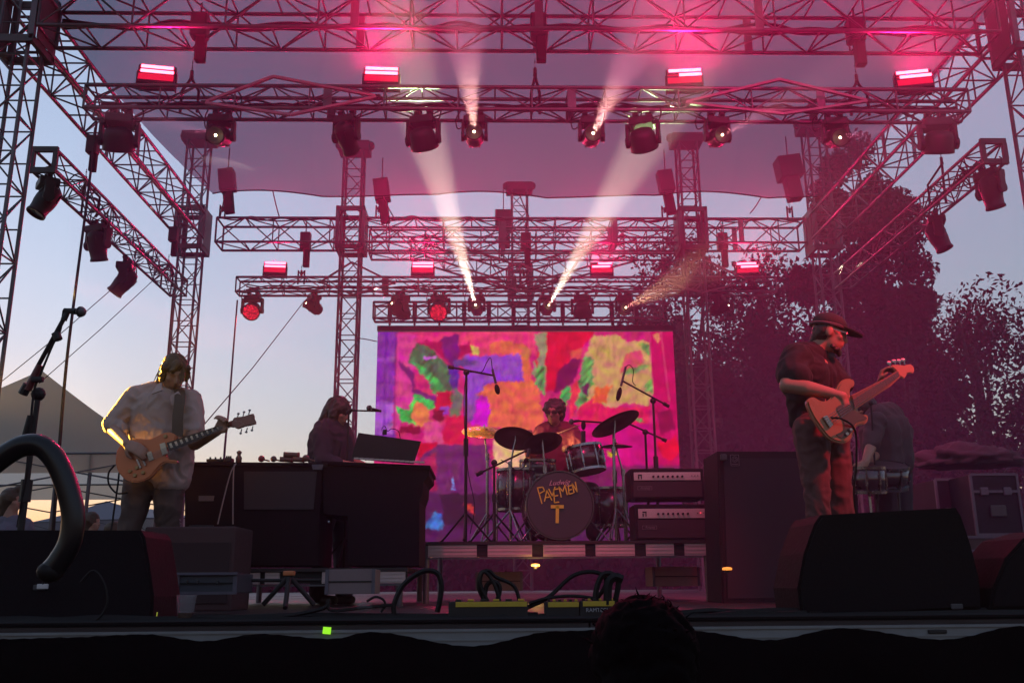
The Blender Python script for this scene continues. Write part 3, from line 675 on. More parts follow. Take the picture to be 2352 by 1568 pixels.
for i in range(12):
    x = LX0 + pwx * (i + .5); xa = min(x, LX1)
    if x > 3.5: continue
    b = MB(); b.cyl((x, 18.66, 5.44), (x, 18.66, 5.34), .05, .012, n=8); b.sph((x, 18.66, 5.33), .03, 1); b.box((x, 18.66, 5.62), (.09, .06, .36)); b.build('hanging_bracket', blk, scr)
# ------------------------------------------------------------------ trees, tents, cases beyond the stage
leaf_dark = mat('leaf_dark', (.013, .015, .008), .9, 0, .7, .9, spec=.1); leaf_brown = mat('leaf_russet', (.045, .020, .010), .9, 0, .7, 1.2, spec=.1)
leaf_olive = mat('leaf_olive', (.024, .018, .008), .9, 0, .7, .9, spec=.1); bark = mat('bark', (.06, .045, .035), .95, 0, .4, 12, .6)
def tree(name, lab, px_, py_top, Y, half, m, n, leaf, seed, bottom=-.2, lobes=26, fill=.9, cat='tree', squash=1.0, group='trees behind the stage', square=False):
    rnd = random.Random(seed); top = at(px_, py_top, Y); x0 = top.x; H = top.z
    t = empty(name, (x0, Y, GZ), lab, cat, group)
    zb = bottom; zc = (H + zb) / 2; rz = (H - zb) / 2; vs = []; fs = []
    cl = []
    for i in range(lobes):
        while True:
            p = V(rnd.uniform(-1, 1), rnd.uniform(-1, 1), rnd.uniform(-1, 1))
            if p.length < 1: break
        q = V(x0 + p.x * half * .82, Y + p.y * half * .7 * squash, zc + p.z * rz * .86)
        if p.z > .3 and not square: q.x = x0 + (q.x - x0) * (1 - .35 * (p.z - .3))
        cl.append((q, half * rnd.uniform(.24, .42)))
    per = n // lobes
    for q, r in cl:
        for k in range(per):
            d = V(rnd.gauss(0, 1), rnd.gauss(0, 1), rnd.gauss(0, 1)).normalized()
            p = q + d * r * (rnd.random() ** (.45 if rnd.random() < fill else .2)) * V(1, 1, .8).length / 1.5
            s_ = leaf * rnd.uniform(.5, 1.3); a = V(rnd.gauss(0, 1), rnd.gauss(0, 1), rnd.gauss(0, 1)).normalized(); b_ = a.orthogonal().normalized(); b_.rotate(Matrix.Rotation(rnd.uniform(0, 6), 3, a)); c = a.cross(b_)
            i0 = len(vs); vs += [p - b_ * s_, p - c * s_ * .45 + b_ * s_ * .1, p + b_ * s_, p + c * s_ * .5 - a * s_ * .15]; fs.append((i0, i0 + 1, i0 + 2, i0 + 3))
    me = bpy.data.meshes.new('crown'); me.from_pydata([tuple(v) for v in vs], [], fs); link('crown', me, m, t)
    b = MB(); base = V(x0, Y, GZ); fork = V(x0 + rnd.uniform(-.3, .3), Y, zb + rz * .5)
    b.tube(curve_pts([base, (base + fork) / 2 + V(.15, 0, 0), fork, V(x0, Y, zc + rz * .4)], 5), [.05 * half + .12 - .0022 * i * half for i in range(16)], 8)
    b.build('trunk', bark, t, smooth=True)
    for q, r in rnd.sample(cl, min(len(cl), 16)):
        s0 = fork.lerp(V(x0, Y, zc + rz * .3), rnd.random()); mid = (s0 + q) / 2 + V(rnd.uniform(-.3, .3), 0, -.2)
        MB().tube(curve_pts([s0, mid, q, q + (q - mid) * .2], 4), [.028 * half * (1 - i / 14) + .012 for i in range(13)], 5).build('limb', bark, t)
    return t
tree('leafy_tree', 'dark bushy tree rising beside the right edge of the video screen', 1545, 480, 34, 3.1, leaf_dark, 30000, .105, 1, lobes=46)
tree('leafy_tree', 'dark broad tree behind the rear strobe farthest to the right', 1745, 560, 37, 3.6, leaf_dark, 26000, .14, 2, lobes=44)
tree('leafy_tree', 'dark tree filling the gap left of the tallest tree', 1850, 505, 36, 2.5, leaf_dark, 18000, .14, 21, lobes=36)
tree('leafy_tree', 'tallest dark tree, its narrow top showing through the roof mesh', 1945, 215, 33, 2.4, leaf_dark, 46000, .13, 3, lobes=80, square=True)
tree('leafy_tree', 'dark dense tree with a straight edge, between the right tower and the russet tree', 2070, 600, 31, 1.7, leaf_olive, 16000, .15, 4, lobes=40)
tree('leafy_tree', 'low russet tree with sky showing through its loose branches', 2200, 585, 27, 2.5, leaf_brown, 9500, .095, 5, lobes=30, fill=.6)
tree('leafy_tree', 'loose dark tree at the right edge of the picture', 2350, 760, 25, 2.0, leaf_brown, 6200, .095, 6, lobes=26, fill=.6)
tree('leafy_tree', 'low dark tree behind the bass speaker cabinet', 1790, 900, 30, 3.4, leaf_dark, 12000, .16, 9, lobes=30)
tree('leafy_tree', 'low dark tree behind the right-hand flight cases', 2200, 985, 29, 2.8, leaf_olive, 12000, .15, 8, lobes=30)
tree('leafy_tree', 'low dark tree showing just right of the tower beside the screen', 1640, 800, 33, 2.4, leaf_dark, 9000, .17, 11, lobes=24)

tent_m = mat('tent_cloth', (.50, .47, .44), .85, 0, .10, 2, .1); tent_m.node_tree.nodes['Principled BSDF'].inputs['Transmission Weight'].default_value = 0
def cloth_mat(name, col, k):
    m = bpy.data.materials.new(name); m.use_nodes = True; n = m.node_tree.nodes; l = m.node_tree.links; n.remove(n['Principled BSDF'])
    a = n.new('ShaderNodeBsdfDiffuse'); b = n.new('ShaderNodeBsdfTranslucent'); x = n.new('ShaderNodeMixShader'); a.inputs[0].default_value = (*col, 1); b.inputs[0].default_value = (*col, 1); x.inputs[0].default_value = k
    ns = n.new('ShaderNodeTexNoise'); ns.inputs['Scale'].default_value = 1.3; bp = n.new('ShaderNodeBump'); bp.inputs['Strength'].default_value = .4; l.new(ns.outputs[0], bp.inputs['Height']); l.new(bp.outputs[0], a.inputs['Normal'])
    l.new(a.outputs[0], x.inputs[1]); l.new(b.outputs[0], x.inputs[2]); l.new(x.outputs[0], n['Material Output'].inputs[0]); return m
tent_t = cloth_mat('tent_canvas', (.85, .74, .62), .7)
tent_g = cloth_mat('tent_grey', (.25, .24, .28), .3)
def tent(lab, corners, peak, valance, m, legs, group='canopy tents behind the stage'):
    cx = sum((c for c in corners), Vector()) / 4
    t = empty('canopy_tent', (cx.x, cx.y, GZ), lab, 'tent', group)
    N = 10
    for i in range(4):
        a, b_ = corners[i], corners[(i + 1) % 4]; bm = bmesh.new(); g = []
        for u in range(N + 1):
            row = []; e = a.lerp(b_, u / N)
            for v in range(N + 1):
                w_ = v / N; p = e.lerp(peak, w_); p.z -= .10 * math.sin(w_ * PI) * (peak.z - a.z) * .5 * (1 + .3 * math.cos(u / N * 2 * PI)); row.append(bm.verts.new(p))
            g.append(row)
        for u in range(N):
            for v in range(N):
                if v < N - 1: bm.faces.new((g[u][v], g[u + 1][v], g[u + 1][v + 1], g[u][v + 1]))
                else: bm.faces.new((g[u][v], g[u + 1][v], g[u + 1][v + 1]))
        me = bpy.data.meshes.new('roof_panel'); bm.to_mesh(me); bm.free(); link('roof_panel', me, m, t, None, True)
        b = MB(); out = (a + b_) / 2 - cx; out.z = 0; out = out.normalized() * .01
        b.poly([a + out, b_ + out, b_ + out - V(0, 0, valance), a + out - V(0, 0, valance)]); b.build('valance', m, t)
        rod('eave_pole', a, b_, .018, alu, t)
        m_ = (a + b_) / 2
        for s_ in (0, 1):
            rod('scissor_bar', a.lerp(b_, .5 * s_) - V(0, 0, .03), a.lerp(b_, .5 * s_ + .5) - V(0, 0, valance + .25), .013, alu, t)
            rod('scissor_bar', a.lerp(b_, .5 * s_) - V(0, 0, valance + .25), a.lerp(b_, .5 * s_ + .5) - V(0, 0, .03), .013, alu, t)
    for c in corners + legs: rod('leg', V(c.x, c.y, GZ), V(c.x, c.y, c.z), .03, alu, t)
    return t
def tpt(x, y, Y): return at(x, y, Y)
ye = 1040
c0 = tpt(390, ye, 14.6); zz = c0.z; W_ = 5.6
c3 = V(c0.x - W_, 14.6, zz); c1 = V(c0.x - 1.0, 19.2, zz); c2 = V(c0.x - 1.0 - W_, 19.2, zz)
pk = at(95, 850, 16.8)
tent('pale canopy tent with a high peak at the left, behind the mic stand', [c3, c0, c1, c2], pk, .30, tent_t, [V(tpt(134, ye, 14.6).x, 14.62, zz), V(tpt(210, ye, 14.6).x, 14.62, zz)])
b0 = tpt(65, 1200, 24); b1 = tpt(375, 1168, 24)
tent('low grey tent roof far behind the left wedge monitor', [V(b0.x, 24, b0.z), V(b1.x, 24, b0.z + .1), V(b1.x, 28, b0.z + .1), V(b0.x, 28, b0.z)], at(245, 1150, 26), .25, tent_g, [])
b0 = tpt(300, 1190, 21); 
tent('low pale tent roof showing between the legs of the guitarist', [V(b0.x, 21, b0.z), V(b0.x + 1.6, 21, b0.z), V(b0.x + 1.6, 23, b0.z), V(b0.x, 23, b0.z)], at(345, 1168, 22), .3, cloth_mat('tent_white', (.5, .48, .47), .3), [])

# far hedge that closes the view below the sky
rnd = random.Random(31); vs = []; fs = []
for i in range(30000):
    x = rnd.uniform(-26, 30); p = V(x, 28 + rnd.uniform(-1.5, 1.5), rnd.uniform(-1.2, 1.05 + .12 * noise.noise(V(x * .25, 0, 0)) + .15 * noise.noise(V(x * 1.3, 0, 0)))); s_ = .16
    a = V(rnd.gauss(0, 1), rnd.gauss(0, 1), rnd.gauss(0, 1)).normalized(); b_ = a.orthogonal().normalized(); c = a.cross(b_); i0 = len(vs); vs += [p - b_ * s_, p - c * s_ * .6, p + b_ * s_, p + c * s_ * .6]; fs.append((i0, i0 + 1, i0 + 2, i0 + 3))
me = bpy.data.meshes.new('hedge'); me.from_pydata([tuple(v) for v in vs], [], fs); core = MB(); core.box((2, 28.6, -.35), (56, 1.4, 2.5)); me2 = core.mesh('c'); bmh = bmesh.new(); bmh.from_mesh(me); bmh.from_mesh(me2); bmh.to_mesh(me); bmh.free(); tag(link('hedge', me, leaf_dark), 'long low dark hedge far behind the stage', 'hedge', kind='stuff')

# guy wires and hanging cables
def wire(lab, pts, r=.006, m=rubber, name='guy_wire', cat='wire', group='guy wires and hanging cables'):
    return tag(MB().tube(pts, r, 5).build(name, m), lab, cat, group)
wire('upper of two thin guy wires rising to the left side truss', [at(-20, 895, 12), at(150, 757, 12.6), at(330, 600, 13.6)], .006)
wire('lower of two thin guy wires rising past the tent peak', [at(90, 880, 12), at(232, 755, 13), at(372, 625, 14.4)], .006)
wire('thin guy wire slanting down from the rear truss to behind the guitar neck', [at(460, 985, 12.5), at(580, 845, 14.5), at(700, 690, 17)], .008)
wire('thin guy wire behind the russet tree at the right edge', [at(2260, 745, 24), at(2352, 830, 22), at(2400, 870, 21)], .012)
wire('black cable hanging from the left end of the front lighting truss to the stage', curve_pts([at(222, 280, 10.3), at(205, 420, 9.6), at(170, 690, 8.6), at(150, 860, 8.0), at(130, 1110, 7.6), V(at(120, 1300, 7.6).x, 7.6, .02)], 6), .014, name='hanging_cable', cat='cable')
wire('black cable hanging from the left end of the rear lighting truss', curve_pts([at(545, 690, 17.3), at(536, 800, 16), at(526, 930, 14), at(514, 1060, 12), V(at(512, 1200, 11).x, 11, .02)], 6), .016, name='hanging_cable', cat='cable')
wire('short black cable hanging beside the left rear corner tower', curve_pts([at(398, 665, 17), at(390, 760, 17), at(384, 830, 17), at(380, 900, 17)], 5), .016, name='hanging_cable', cat='cable')
wire('short drooping wire with a black joint between tower and video screen', curve_pts([at(815, 775, 17.2), at(842, 779, 17.6), at(866, 784, 18.6)], 4), .01)

# flight cases and gear at the back right of the stage
case_m = mat('case_laminate', (.012, .010, .016), .6, 0, .3, 12, spec=.2); trim_m = mat('case_edge', (.10, .09, .12), .5, .4, .2, 20)
def flight_case(x0, x1, y0, y1, z0, z1, lab, m=case_m, group='flight cases at the back right of the stage', handles=True):
    t = empty('flight_case', ((x0 + x1) / 2, (y0 + y1) / 2, z0), lab, 'flight case', group)
    c = V((x0 + x1) / 2, (y0 + y1) / 2, (z0 + z1) / 2); s_ = V(x1 - x0, y1 - y0, z1 - z0)
    MB().box(c, s_, None, .006).build('case_body', m, t)
    e = .022
    for a in (x0, x1):
        for b_ in (y0, y1): MB().box((a, b_, c.z), (e, e, s_.z)).build('edge_trim', trim_m, t)
    for z in (z0 + .012, z1, z0 + s_.z * .72):
        MB().box((c.x, y0 - .002, z), (s_.x, e * .8, e)).build('edge_trim', trim_m, t)
    if handles:
        MB().box((c.x, y0 - .012, z0 + s_.z * .4), (.14, .02, .10), None, .01).build('handle', alu_dark, t)
        for s2 in (-.25, .25): MB().box((c.x + s_.x * s2, y0 - .014, z0 + s_.z * .72), (.07, .02, .07), None, .008).build('latch', trim_m, t)
    return t
def span(px0, px1, Y): return at(px0, 1250, Y).x, at(px1, 1250, Y).x
a, b_ = span(2165, 2260, 8.6); flight_case(a, b_, 8.6, 9.4, 0, 1.05, 'tall dark flight case beside the folded dust sheet')
a, b_ = span(2248, 2356, 8.2); flight_case(a, b_, 8.2, 8.9, .52, 1.05, 'upper dark case with pale edges, at the right border')
a, b_ = span(2210, 2330, 8.1); flight_case(a, b_, 8.15, 8.95, 0, .51, 'lower scuffed case under the pale-edged one', mat('case_brown', (.035, .02, .016), .6, 0, .3, 10))
a, b_ = span(2125, 2215, 7.4); flight_case(a, b_, 7.4, 8.0, 0, .42, 'low brown case partly hidden by the right wedge monitor', mat('case_brown2', (.04, .022, .018), .6, 0, .3, 10))
bm = bmesh.new(); bmesh.ops.create_icosphere(bm, subdivisions=4, radius=1)
pc = at(2225, 1062, 8.9)
for v in bm.verts:
    k = noise.noise(v.co * 2.6) * .35 + (1 - abs(noise.noise(v.co * 6)) * 2) * .12
    v.co = pc + V(v.co.x * .42 * (1 + k), v.co.y * .3 * (1 + k), max(-.06, v.co.z * .12 * (1 + 2.5 * k)) + .02)
me = bpy.data.meshes.new('dust_sheet'); bm.to_mesh(me); bm.free(); tag(link('dust_sheet', me, mat('grey_sheet', (.04, .035, .045), .9, 0, .2, 6, .3), None, None, True), 'crumpled grey dust sheet lying on top of the flight cases', 'dust sheet')
# ------------------------------------------------------------------ people
def axes(f, u):
    f = Vector(f).normalized(); r = f.cross(Vector(u)).normalized(); u = r.cross(f).normalized(); return r, f, u
class Body:
    """closed shapes fused into one continuous skin by a voxel remesh"""
    def __init__(s): s.m = MB()
    def cap(s, a, ra, b, rb=None):
        a = Vector(a); b = Vector(b); rb = ra if rb is None else rb
        bm = bmesh.new(); bmesh.ops.create_icosphere(bm, subdivisions=2, radius=ra, matrix=Matrix.Translation(a)); bmesh.ops.create_icosphere(bm, subdivisions=2, radius=rb, matrix=Matrix.Translation(b))
        r = bmesh.ops.convex_hull(bm, input=bm.verts); bmesh.ops.delete(bm, geom=list({g for g in r['geom_interior'] if isinstance(g, bmesh.types.BMVert)}), context='VERTS')
        me = bpy.data.meshes.new('t'); bm.to_mesh(me); bm.free(); s.m.b.from_mesh(me); bpy.data.meshes.remove(me); return s
    def chain(s, pts, rs):
        for i in range(len(pts) - 1): s.cap(pts[i], rs[i], pts[i + 1], rs[i + 1])
        return s
    def ell(s, c, r, ax=None):
        rot = Matrix(ax).transposed() if ax else None; s.m.sph(c, r, 3, rot); return s
    def build(s, name, m, parent, vox=.009, smooth=5, disp=0., dscale=.12, label=None):
        me = s.m.mesh('raw', False); o = bpy.data.objects.new('raw', me); C.objects.link(o)
        rm = o.modifiers.new('r', 'REMESH'); rm.mode = 'VOXEL'; rm.voxel_size = vox
        sm_ = o.modifiers.new('s', 'SMOOTH'); sm_.iterations = smooth; sm_.factor = .5
        dg = bpy.context.evaluated_depsgraph_get(); me2 = bpy.data.meshes.new_from_object(o.evaluated_get(dg)); bpy.data.objects.remove(o); bpy.data.meshes.remove(me)
        if disp:
            me2.update(); nrm = [v.normal.copy() for v in me2.vertices]
            for v, n_ in zip(me2.vertices, nrm):
                p = v.co / dscale; k = noise.noise(V(p.x + 2 * noise.noise(p * .5), p.y, p.z * .8)); k = 1 - abs(k) * 2.6
                v.co += n_ * disp * k
        me2.name = name; me2.materials.clear()
        return link(name, me2, m, parent, label, True)
def head(B, c, f, u, s=1.):
    r, f, u = axes(f, u); c = Vector(c); P = lambda x, y, z: c + (r * x + f * y + u * z) * s
    ax = (r, f, u)
    B.ell(P(0, -.012, .022), (.074 * s, .094 * s, .096 * s), ax).ell(P(0, .03, -.045), (.056 * s, .062 * s, .070 * s), ax).cap(P(0, .062, -.088), .024 * s, P(0, .05, -.07), .03 * s)
    B.cap(P(0, .088, .012), .010 * s, P(0, .106, -.026), .015 * s).ell(P(0, .088, -.058), (.024 * s, .010 * s, .011 * s), ax).cap(P(-.03, .080, .028), .012 * s, P(.03, .080, .028), .012 * s)
    for q in (-1, 1): B.ell(P(q * .076, -.005, -.008), (.012 * s, .022 * s, .034 * s), ax).ell(P(q * .04, .062, -.022), (.024 * s, .02 * s, .02 * s), ax)
    return P
def hand(B, w, d, nrm, curl=.5, s=1., side=1, spread=.3):
    """palm from wrist w along d, nrm = palm side; five separate fingers that bend towards nrm"""
    d = Vector(d).normalized(); nrm = Vector(nrm); nrm = (nrm - d * nrm.dot(d)).normalized(); t = d.cross(nrm).normalized() * side; w = Vector(w)
    for k in range(4):
        o = (k - 1.5) * .020 * s; kn = w + d * (.088 - abs(k - 1) * .004) * s + t * o * 1.05
        B.cap(w + t * o * .5, .017 * s, kn, .0125 * s)
        a = 0; p = kn; dd = d.copy()
        for L_, r0, r1 in zip([.042 - .003 * abs(k - 1), .026, .020], [.0105, .0095, .0085], [.0095, .0085, .0075]):
            a += curl * (1 + .08 * k); dd = (d * math.cos(a) + nrm * math.sin(a) + t * (k - 1.5) * .08 * spread).normalized(); q = p + dd * L_ * s; B.cap(p, r0 * s, q, r1 * s); p = q
    p0 = w + d * .025 * s - t * .028 * s; p1 = p0 + (d * .6 - t * .7 + nrm * .35).normalized() * .045 * s; p2 = p1 + (d * .8 + nrm * .55).normalized() * .032 * s
    B.cap(p0, .016 * s, p1, .0125 * s).cap(p1, .012 * s, p2, .0095 * s)

skin = mat('skin', (.32, .17, .12), .55, 0, .12, 20, .05)
hair_b = mat('hair_brown', (.05, .028, .014), .55, 0, .4, 60, .4, stretch=(1, 1, .15)); hair_d = mat('hair_dark', (.018, .012, .010), .55, 0, .4, 60, .4)
shirt_m = mat('pale_shirt', (.36, .27, .25), .85, 0, .08, 40, .15); trous = mat('brown_trousers', (.06, .038, .034), .85, 0, .2, 30, .2)
shoe = mat('dark_shoe', (.03, .025, .025), .6)
def strands(name, pairs, m, t, r=.004):
    b = MB()
    for a, c in pairs: b.tube(curve_pts([a, (a + c) / 2 + V(random.uniform(-.01, .01), 0, .0), c], 3), [r, r, r, r * .8, r * .6, r * .4, r * .2][:7], 4)
    return tag(b.build(name, m, t), kind='stuff')

# --- guitarist on the left
Yg = 6.2
g = lambda zx, zy, d=0.: at(188 + .288 * zx, 771 + .288 * zy, Yg + d)
t = empty('person', (-2.2, Yg, 0), 'guitarist in an open pale shirt looking down at a gold-topped guitar', 'person', 'musicians on the stage')
B = Body(); f = V(.42, -.72, -.62)
hc = g(740, 290, -.02); HP = head(B, hc, f, V(.05, -.2, 1), 1.0)
nb = g(690, 440, .05); B.chain([hc + V(-.01, .03, -.05), nb, nb + V(0, .02, -.08)], [.06, .058, .07])
sR = g(440, 500, .02); sL = g(850, 520, .02); eR = g(230, 725, -.02); wR = g(360, 860, -.26); eL = g(890, 800, -.10); eL2 = g(900, 860, -.12); wL = g(1075, 765, -.24)
B.chain([sR, eR, wR], [.045, .042, .030]); B.chain([sL, eL2, wL], [.045, .045, .030])
B.chain([g(640, 560, .05), g(620, 900, .05), g(590, 1100, .05)], [.12, .11, .12])
hand(B, wR, g(455, 905, -.30) - wR, V(0, 1, -.4), .42, 1, 1); hand(B, wL, g(1120, 700, -.26) - wL, V(.1, -.8, .3), .75, 1., -1)
hipR, hipL = g(470, 1180, .05), g(700, 1180, .05)
kR = at(297, 1215, Yg - .02); kL = at(385, 1215, Yg + .02); fR = V(kR.x - .05, Yg - .02, .06); fL = V(kL.x, Yg + .06, .06)
B.chain([hipR, kR, fR], [.08, .05, .04]); B.chain([hipL, kL, fL], [.08, .05, .04])
B.build('body', skin, t, .008)
B = Body(); r_, f_, u_ = axes(f, V(.05, -.2, 1))
B.ell(hc + u_ * .036 - f_ * .020, (.081, .096, .084), (r_, f_, u_)).ell(hc - f_ * .06 - u_ * .02, (.070, .05, .085), (r_, f_, u_))
for s_ in (-1, 1): B.cap(hc + r_ * .070 * s_ + u_ * .04 + f_ * .02, .026, hc + r_ * .078 * s_ - u_ * .045 + f_ * .03, .016)
B.cap(hc + u_ * .085 + f_ * .05, .030, hc + u_ * .045 + f_ * .085 + r_ * .03, .018)
B.build('hair', hair_b, t, .007, 3, .006, .03)
random.seed(3)
strands('loose_hair', [(hc + V(random.uniform(-.09, -.05), random.uniform(-.05, .03), random.uniform(-.03, .05)), hc + V(random.uniform(-.125, -.09), random.uniform(-.05, .02), random.uniform(-.10, -.06))) for _ in range(16)] + [(hc + V(random.uniform(.05, .09), -.06, random.uniform(-.03, .03)), hc + V(random.uniform(.06, .10), -.09, random.uniform(-.11, -.07))) for _ in range(12)], hair_b, t, .005)
B = Body()
B.chain([g(500, 480, .04), g(640, 450, .05), g(790, 490, .04)], [.075, .085, .075]); B.chain([g(560, 600, .04), g(540, 800, .04), g(555, 1050, .04)], [.14, .125, .125]); B.chain([g(760, 600, .04), g(750, 850, .04), g(725, 1130, .05)], [.13, .125, .115]); B.cap(g(650, 560, 0), .12, g(640, 980, .0), .13)
B.cap(g(610, 1050, .02), .11, g(700, 1140, .02), .11)
B.chain([sR, g(330, 620, 0), g(262, 700, -.01)], [.085, .072, .066]); B.chain([sL, g(885, 640, -.02), g(890, 750, -.06)], [.085, .072, .064])
B.cap(g(245, 705, -.02), .062, g(300, 745, -.04), .058)
B.build('shirt', shirt_m, t, .009, 3, .010, .07)
for pts in ([g(600, 395, -.12), g(560, 470, -.17), g(640, 440, -.17), g(640, 380, -.12)], [g(770, 440, -.12), g(700, 480, -.16), g(720, 560, -.17), g(790, 470, -.14)]):
    b = MB(); b.poly(pts); o = b.build('collar', shirt_m, t); sm_ = o.modifiers.new('t', 'SOLIDIFY'); sm_.thickness = .008
B = Body(); B.chain([hipR + V(-.01, 0, .03), at(310, 1165, Yg), kR, fR + V(0, 0, .04)], [.10, .084, .070, .064]); B.chain([hipL, at(385, 1165, Yg), kL, fL + V(0, 0, .04)], [.10, .086, .070, .064]); B.cap(hipR, .10, hipL, .10)
B.build('trousers', trous, t, .010, 3, .007, .07)
for q in (fR, fL): B = Body(); B.cap(q + V(0, .03, -.02), .045, q + V(.02, -.16, -.025), .038); B.build('shoe', shoe, t, .01, 2)

# --- guitar 1 and its strap
def slab(name, pts, Y, th, m, parent, label=None, bev=.006):
    """a solid cut to an outline, standing at depth Y, TH thick towards the camera"""
    P = [at(x, y, Y - th) + V(0, th, 0) for x, y in pts]; bm = bmesh.new(); A = [bm.verts.new(p) for p in P]; F = bm.faces.new(A)
    bmesh.ops.recalc_face_normals(bm, faces=[F])
    if F.normal.y > 0: F.normal_flip()
    r = bmesh.ops.extrude_face_region(bm, geom=[F]); vs = [v for v in r['geom'] if isinstance(v, bmesh.types.BMVert)]
    bmesh.ops.translate(bm, verts=vs, vec=(0, -th, 0)); bmesh.ops.recalc_face_normals(bm, faces=bm.faces)
    if bev: bmesh.ops.bevel(bm, geom=[e for e in bm.edges if abs((e.verts[0].co - e.verts[1].co).normalized().y) < .5], offset=bev, segments=2, affect='EDGES')
    me = bpy.data.meshes.new(name); bm.to_mesh(me); bm.free(); return link(name, me, m, parent, label)
def smooth_outline(pts, n=4):
    P = [V(x, y, 0) for x, y in pts]; N = len(P); out = []
    for i in range(N):
        a, b_, c, d = P[i - 1], P[i], P[(i + 1) % N], P[(i + 2) % N]
        for k in range(n):
            s_ = k / n; q = .5 * ((2 * b_) + (c - a) * s_ + (2 * a - 5 * b_ + 4 * c - d) * s_ * s_ + (3 * b_ - a - 3 * c + d) * s_ ** 3); out.append((q.x, q.y))
    return out
gz = lambda L_: [(188 + .288 * x, 771 + .288 * y) for x, y in L_]
gold = mat('gold_top_redlit', (.50, .125, .04), .3, .1, .12, 6, coat=.6); maho = mat('mahogany', (.10, .03, .02), .35, 0, .2, 12, coat=.4); fretb = mat('fretboard', (.035, .02, .015), .5); cream = mat('cream_plastic', (.62, .52, .38), .4)  # red stage light is mixed into the gold colour of the top
t = empty('electric_guitar', g(450, 990, -.16), 'gold-topped single-cutaway electric guitar played by the man in the pale shirt', 'guitar')
GY = Yg - .20
body = smooth_outline(gz([(268, 985), (282, 905), (335, 848), (420, 818), (520, 824), (590, 800), (640, 776), (700, 768), (748, 795), (735, 850), (690, 890), (668, 950), (700, 985), (752, 990), (748, 1015), (660, 1010), (605, 1055), (545, 1125), (450, 1166), (360, 1152), (300, 1100), (272, 1040)]))
slab('guitar_body', body, GY, .05, gold, t, bev=.008)
slab('binding', [(x * .985 + (188 + .288 * 500) * .015, y * .985 + (771 + .288 * 980) * .015 + 0) for x, y in body], GY + .012, .010, cream, t, bev=0)
slab('neck', gz([(675, 850), (1165, 688), (1182, 726), (700, 915)]), GY - .035, .022, maho, t)
slab('fretboard', gz([(675, 852), (1165, 690), (1180, 722), (698, 910)]), GY - .058, .007, fretb, t, bev=0)
for k in range(11):
    q0 = k / 11 * .95 + .03; A = V(675, 852, 0).lerp(V(1165, 690, 0), q0); B_ = V(698, 910, 0).lerp(V(1180, 722, 0), q0); w0 = 20 - k * .8
    d = V(490, -162, 0).normalized()
    m1 = A.lerp(B_, .2); m2 = A.lerp(B_, .8)
    slab('inlay', gz([(m1.x, m1.y), (m1.x + d.x * w0, m1.y + d.y * w0), (m2.x + d.x * w0, m2.y + d.y * w0), (m2.x, m2.y)]), GY - .066, .0012, cream, t, bev=0)
slab('headstock', smooth_outline(gz([(1165, 686), (1200, 672), (1215, 650), (1290, 640), (1366, 618), (1376, 660), (1388, 702), (1300, 722), (1245, 742), (1215, 728), (1184, 726)]), 2), GY - .035, .020, mat('headstock_redlit', (.16, .02, .03), .25, 0, .2, 20, coat=.8), t)  # the headstock's red is stage light put into its colour
for a, b_ in ((1240, 655), (1285, 642), (1330, 628), (1275, 742), (1320, 732), (1365, 718)):
    p = at(*gz([(a, b_)])[0], GY - .045); s_ = 1 if b_ < 700 else -1
    b = MB(); b.cyl(p, p + V(.004 * s_, 0, .022 * s_), .004, n=6); b.sph(p + V(.005 * s_, 0, .028 * s_), (.010, .006, .008), 1); b.build('tuner', chrome, t)
slab('pickup', gz([(618, 862), (660, 848), (686, 935), (640, 950)]), GY - .052, .010, cream, t, bev=.002); slab('pickup', gz([(512, 930), (550, 918), (572, 985), (535, 998)]), GY - .052, .008, cream, t, bev=.002)
slab('bridge', gz([(468, 965), (482, 960), (512, 1030), (498, 1036)]), GY - .052, .014, chrome, t, bev=.002); slab('tailpiece', gz([(430, 985), (444, 980), (474, 1050), (460, 1056)]), GY - .052, .012, chrome, t, bev=.002)
for a, b_ in ((440, 1052), (490, 1090), (385, 1080), (425, 1112), (668, 802)):
    p = at(*gz([(a, b_)])[0], GY - .052); MB().cyl(p, p - V(0, .014, 0), .013, .010, 14).build('knob', mat('amber_knob', (.35, .22, .08), .3), t)
for k in range(6):
    a = V(1180, 697 + k * 4.2, 0); b_ = V(485, 965 + k * 12, 0); p = at(*gz([(a.x, a.y)])[0], GY - .072); q = at(*gz([(b_.x, b_.y)])[0], GY - .074); rod('string', p, q, .0009, chrome, t)
b = MB(); b.tube(curve_pts([g(740, 775, -.2), g(762, 640, -.19), g(778, 480, -.14), g(770, 430, -.03), g(720, 420, .10)], 5), .004, 4)
stp = [g(762, 800, -.22), g(765, 640, -.205), g(782, 500, -.165), g(775, 430, -.07), g(735, 415, .09)]
bm = bmesh.new(); pts = curve_pts(stp, 5); rows = [(bm.verts.new(p + V(-.035, 0, 0)), bm.verts.new(p + V(.035, 0, 0))) for p in pts]
for a, b_ in zip(rows, rows[1:]): bm.faces.new((a[0], a[1], b_[1], b_[0]))
me = bpy.data.meshes.new('strap'); bm.to_mesh(me); bm.free(); o = link('strap', me, mat('leather_strap', (.05, .03, .02), .6, 0, .2, 30), t); o.modifiers.new('t', 'SOLIDIFY').thickness = .004
tag(MB().tube(curve_pts([g(262, 1030, -.2), g(215, 1090, -.2), g(215, 1180, -.2), g(270, 1250, -.2), g(330, 1255, -.15), g(400, 1240, .1)], 6), .006, 5).build('instrument_cable', rubber), 'black instrument cable looping beside the gold-topped guitar', 'cable', 'instrument cables')
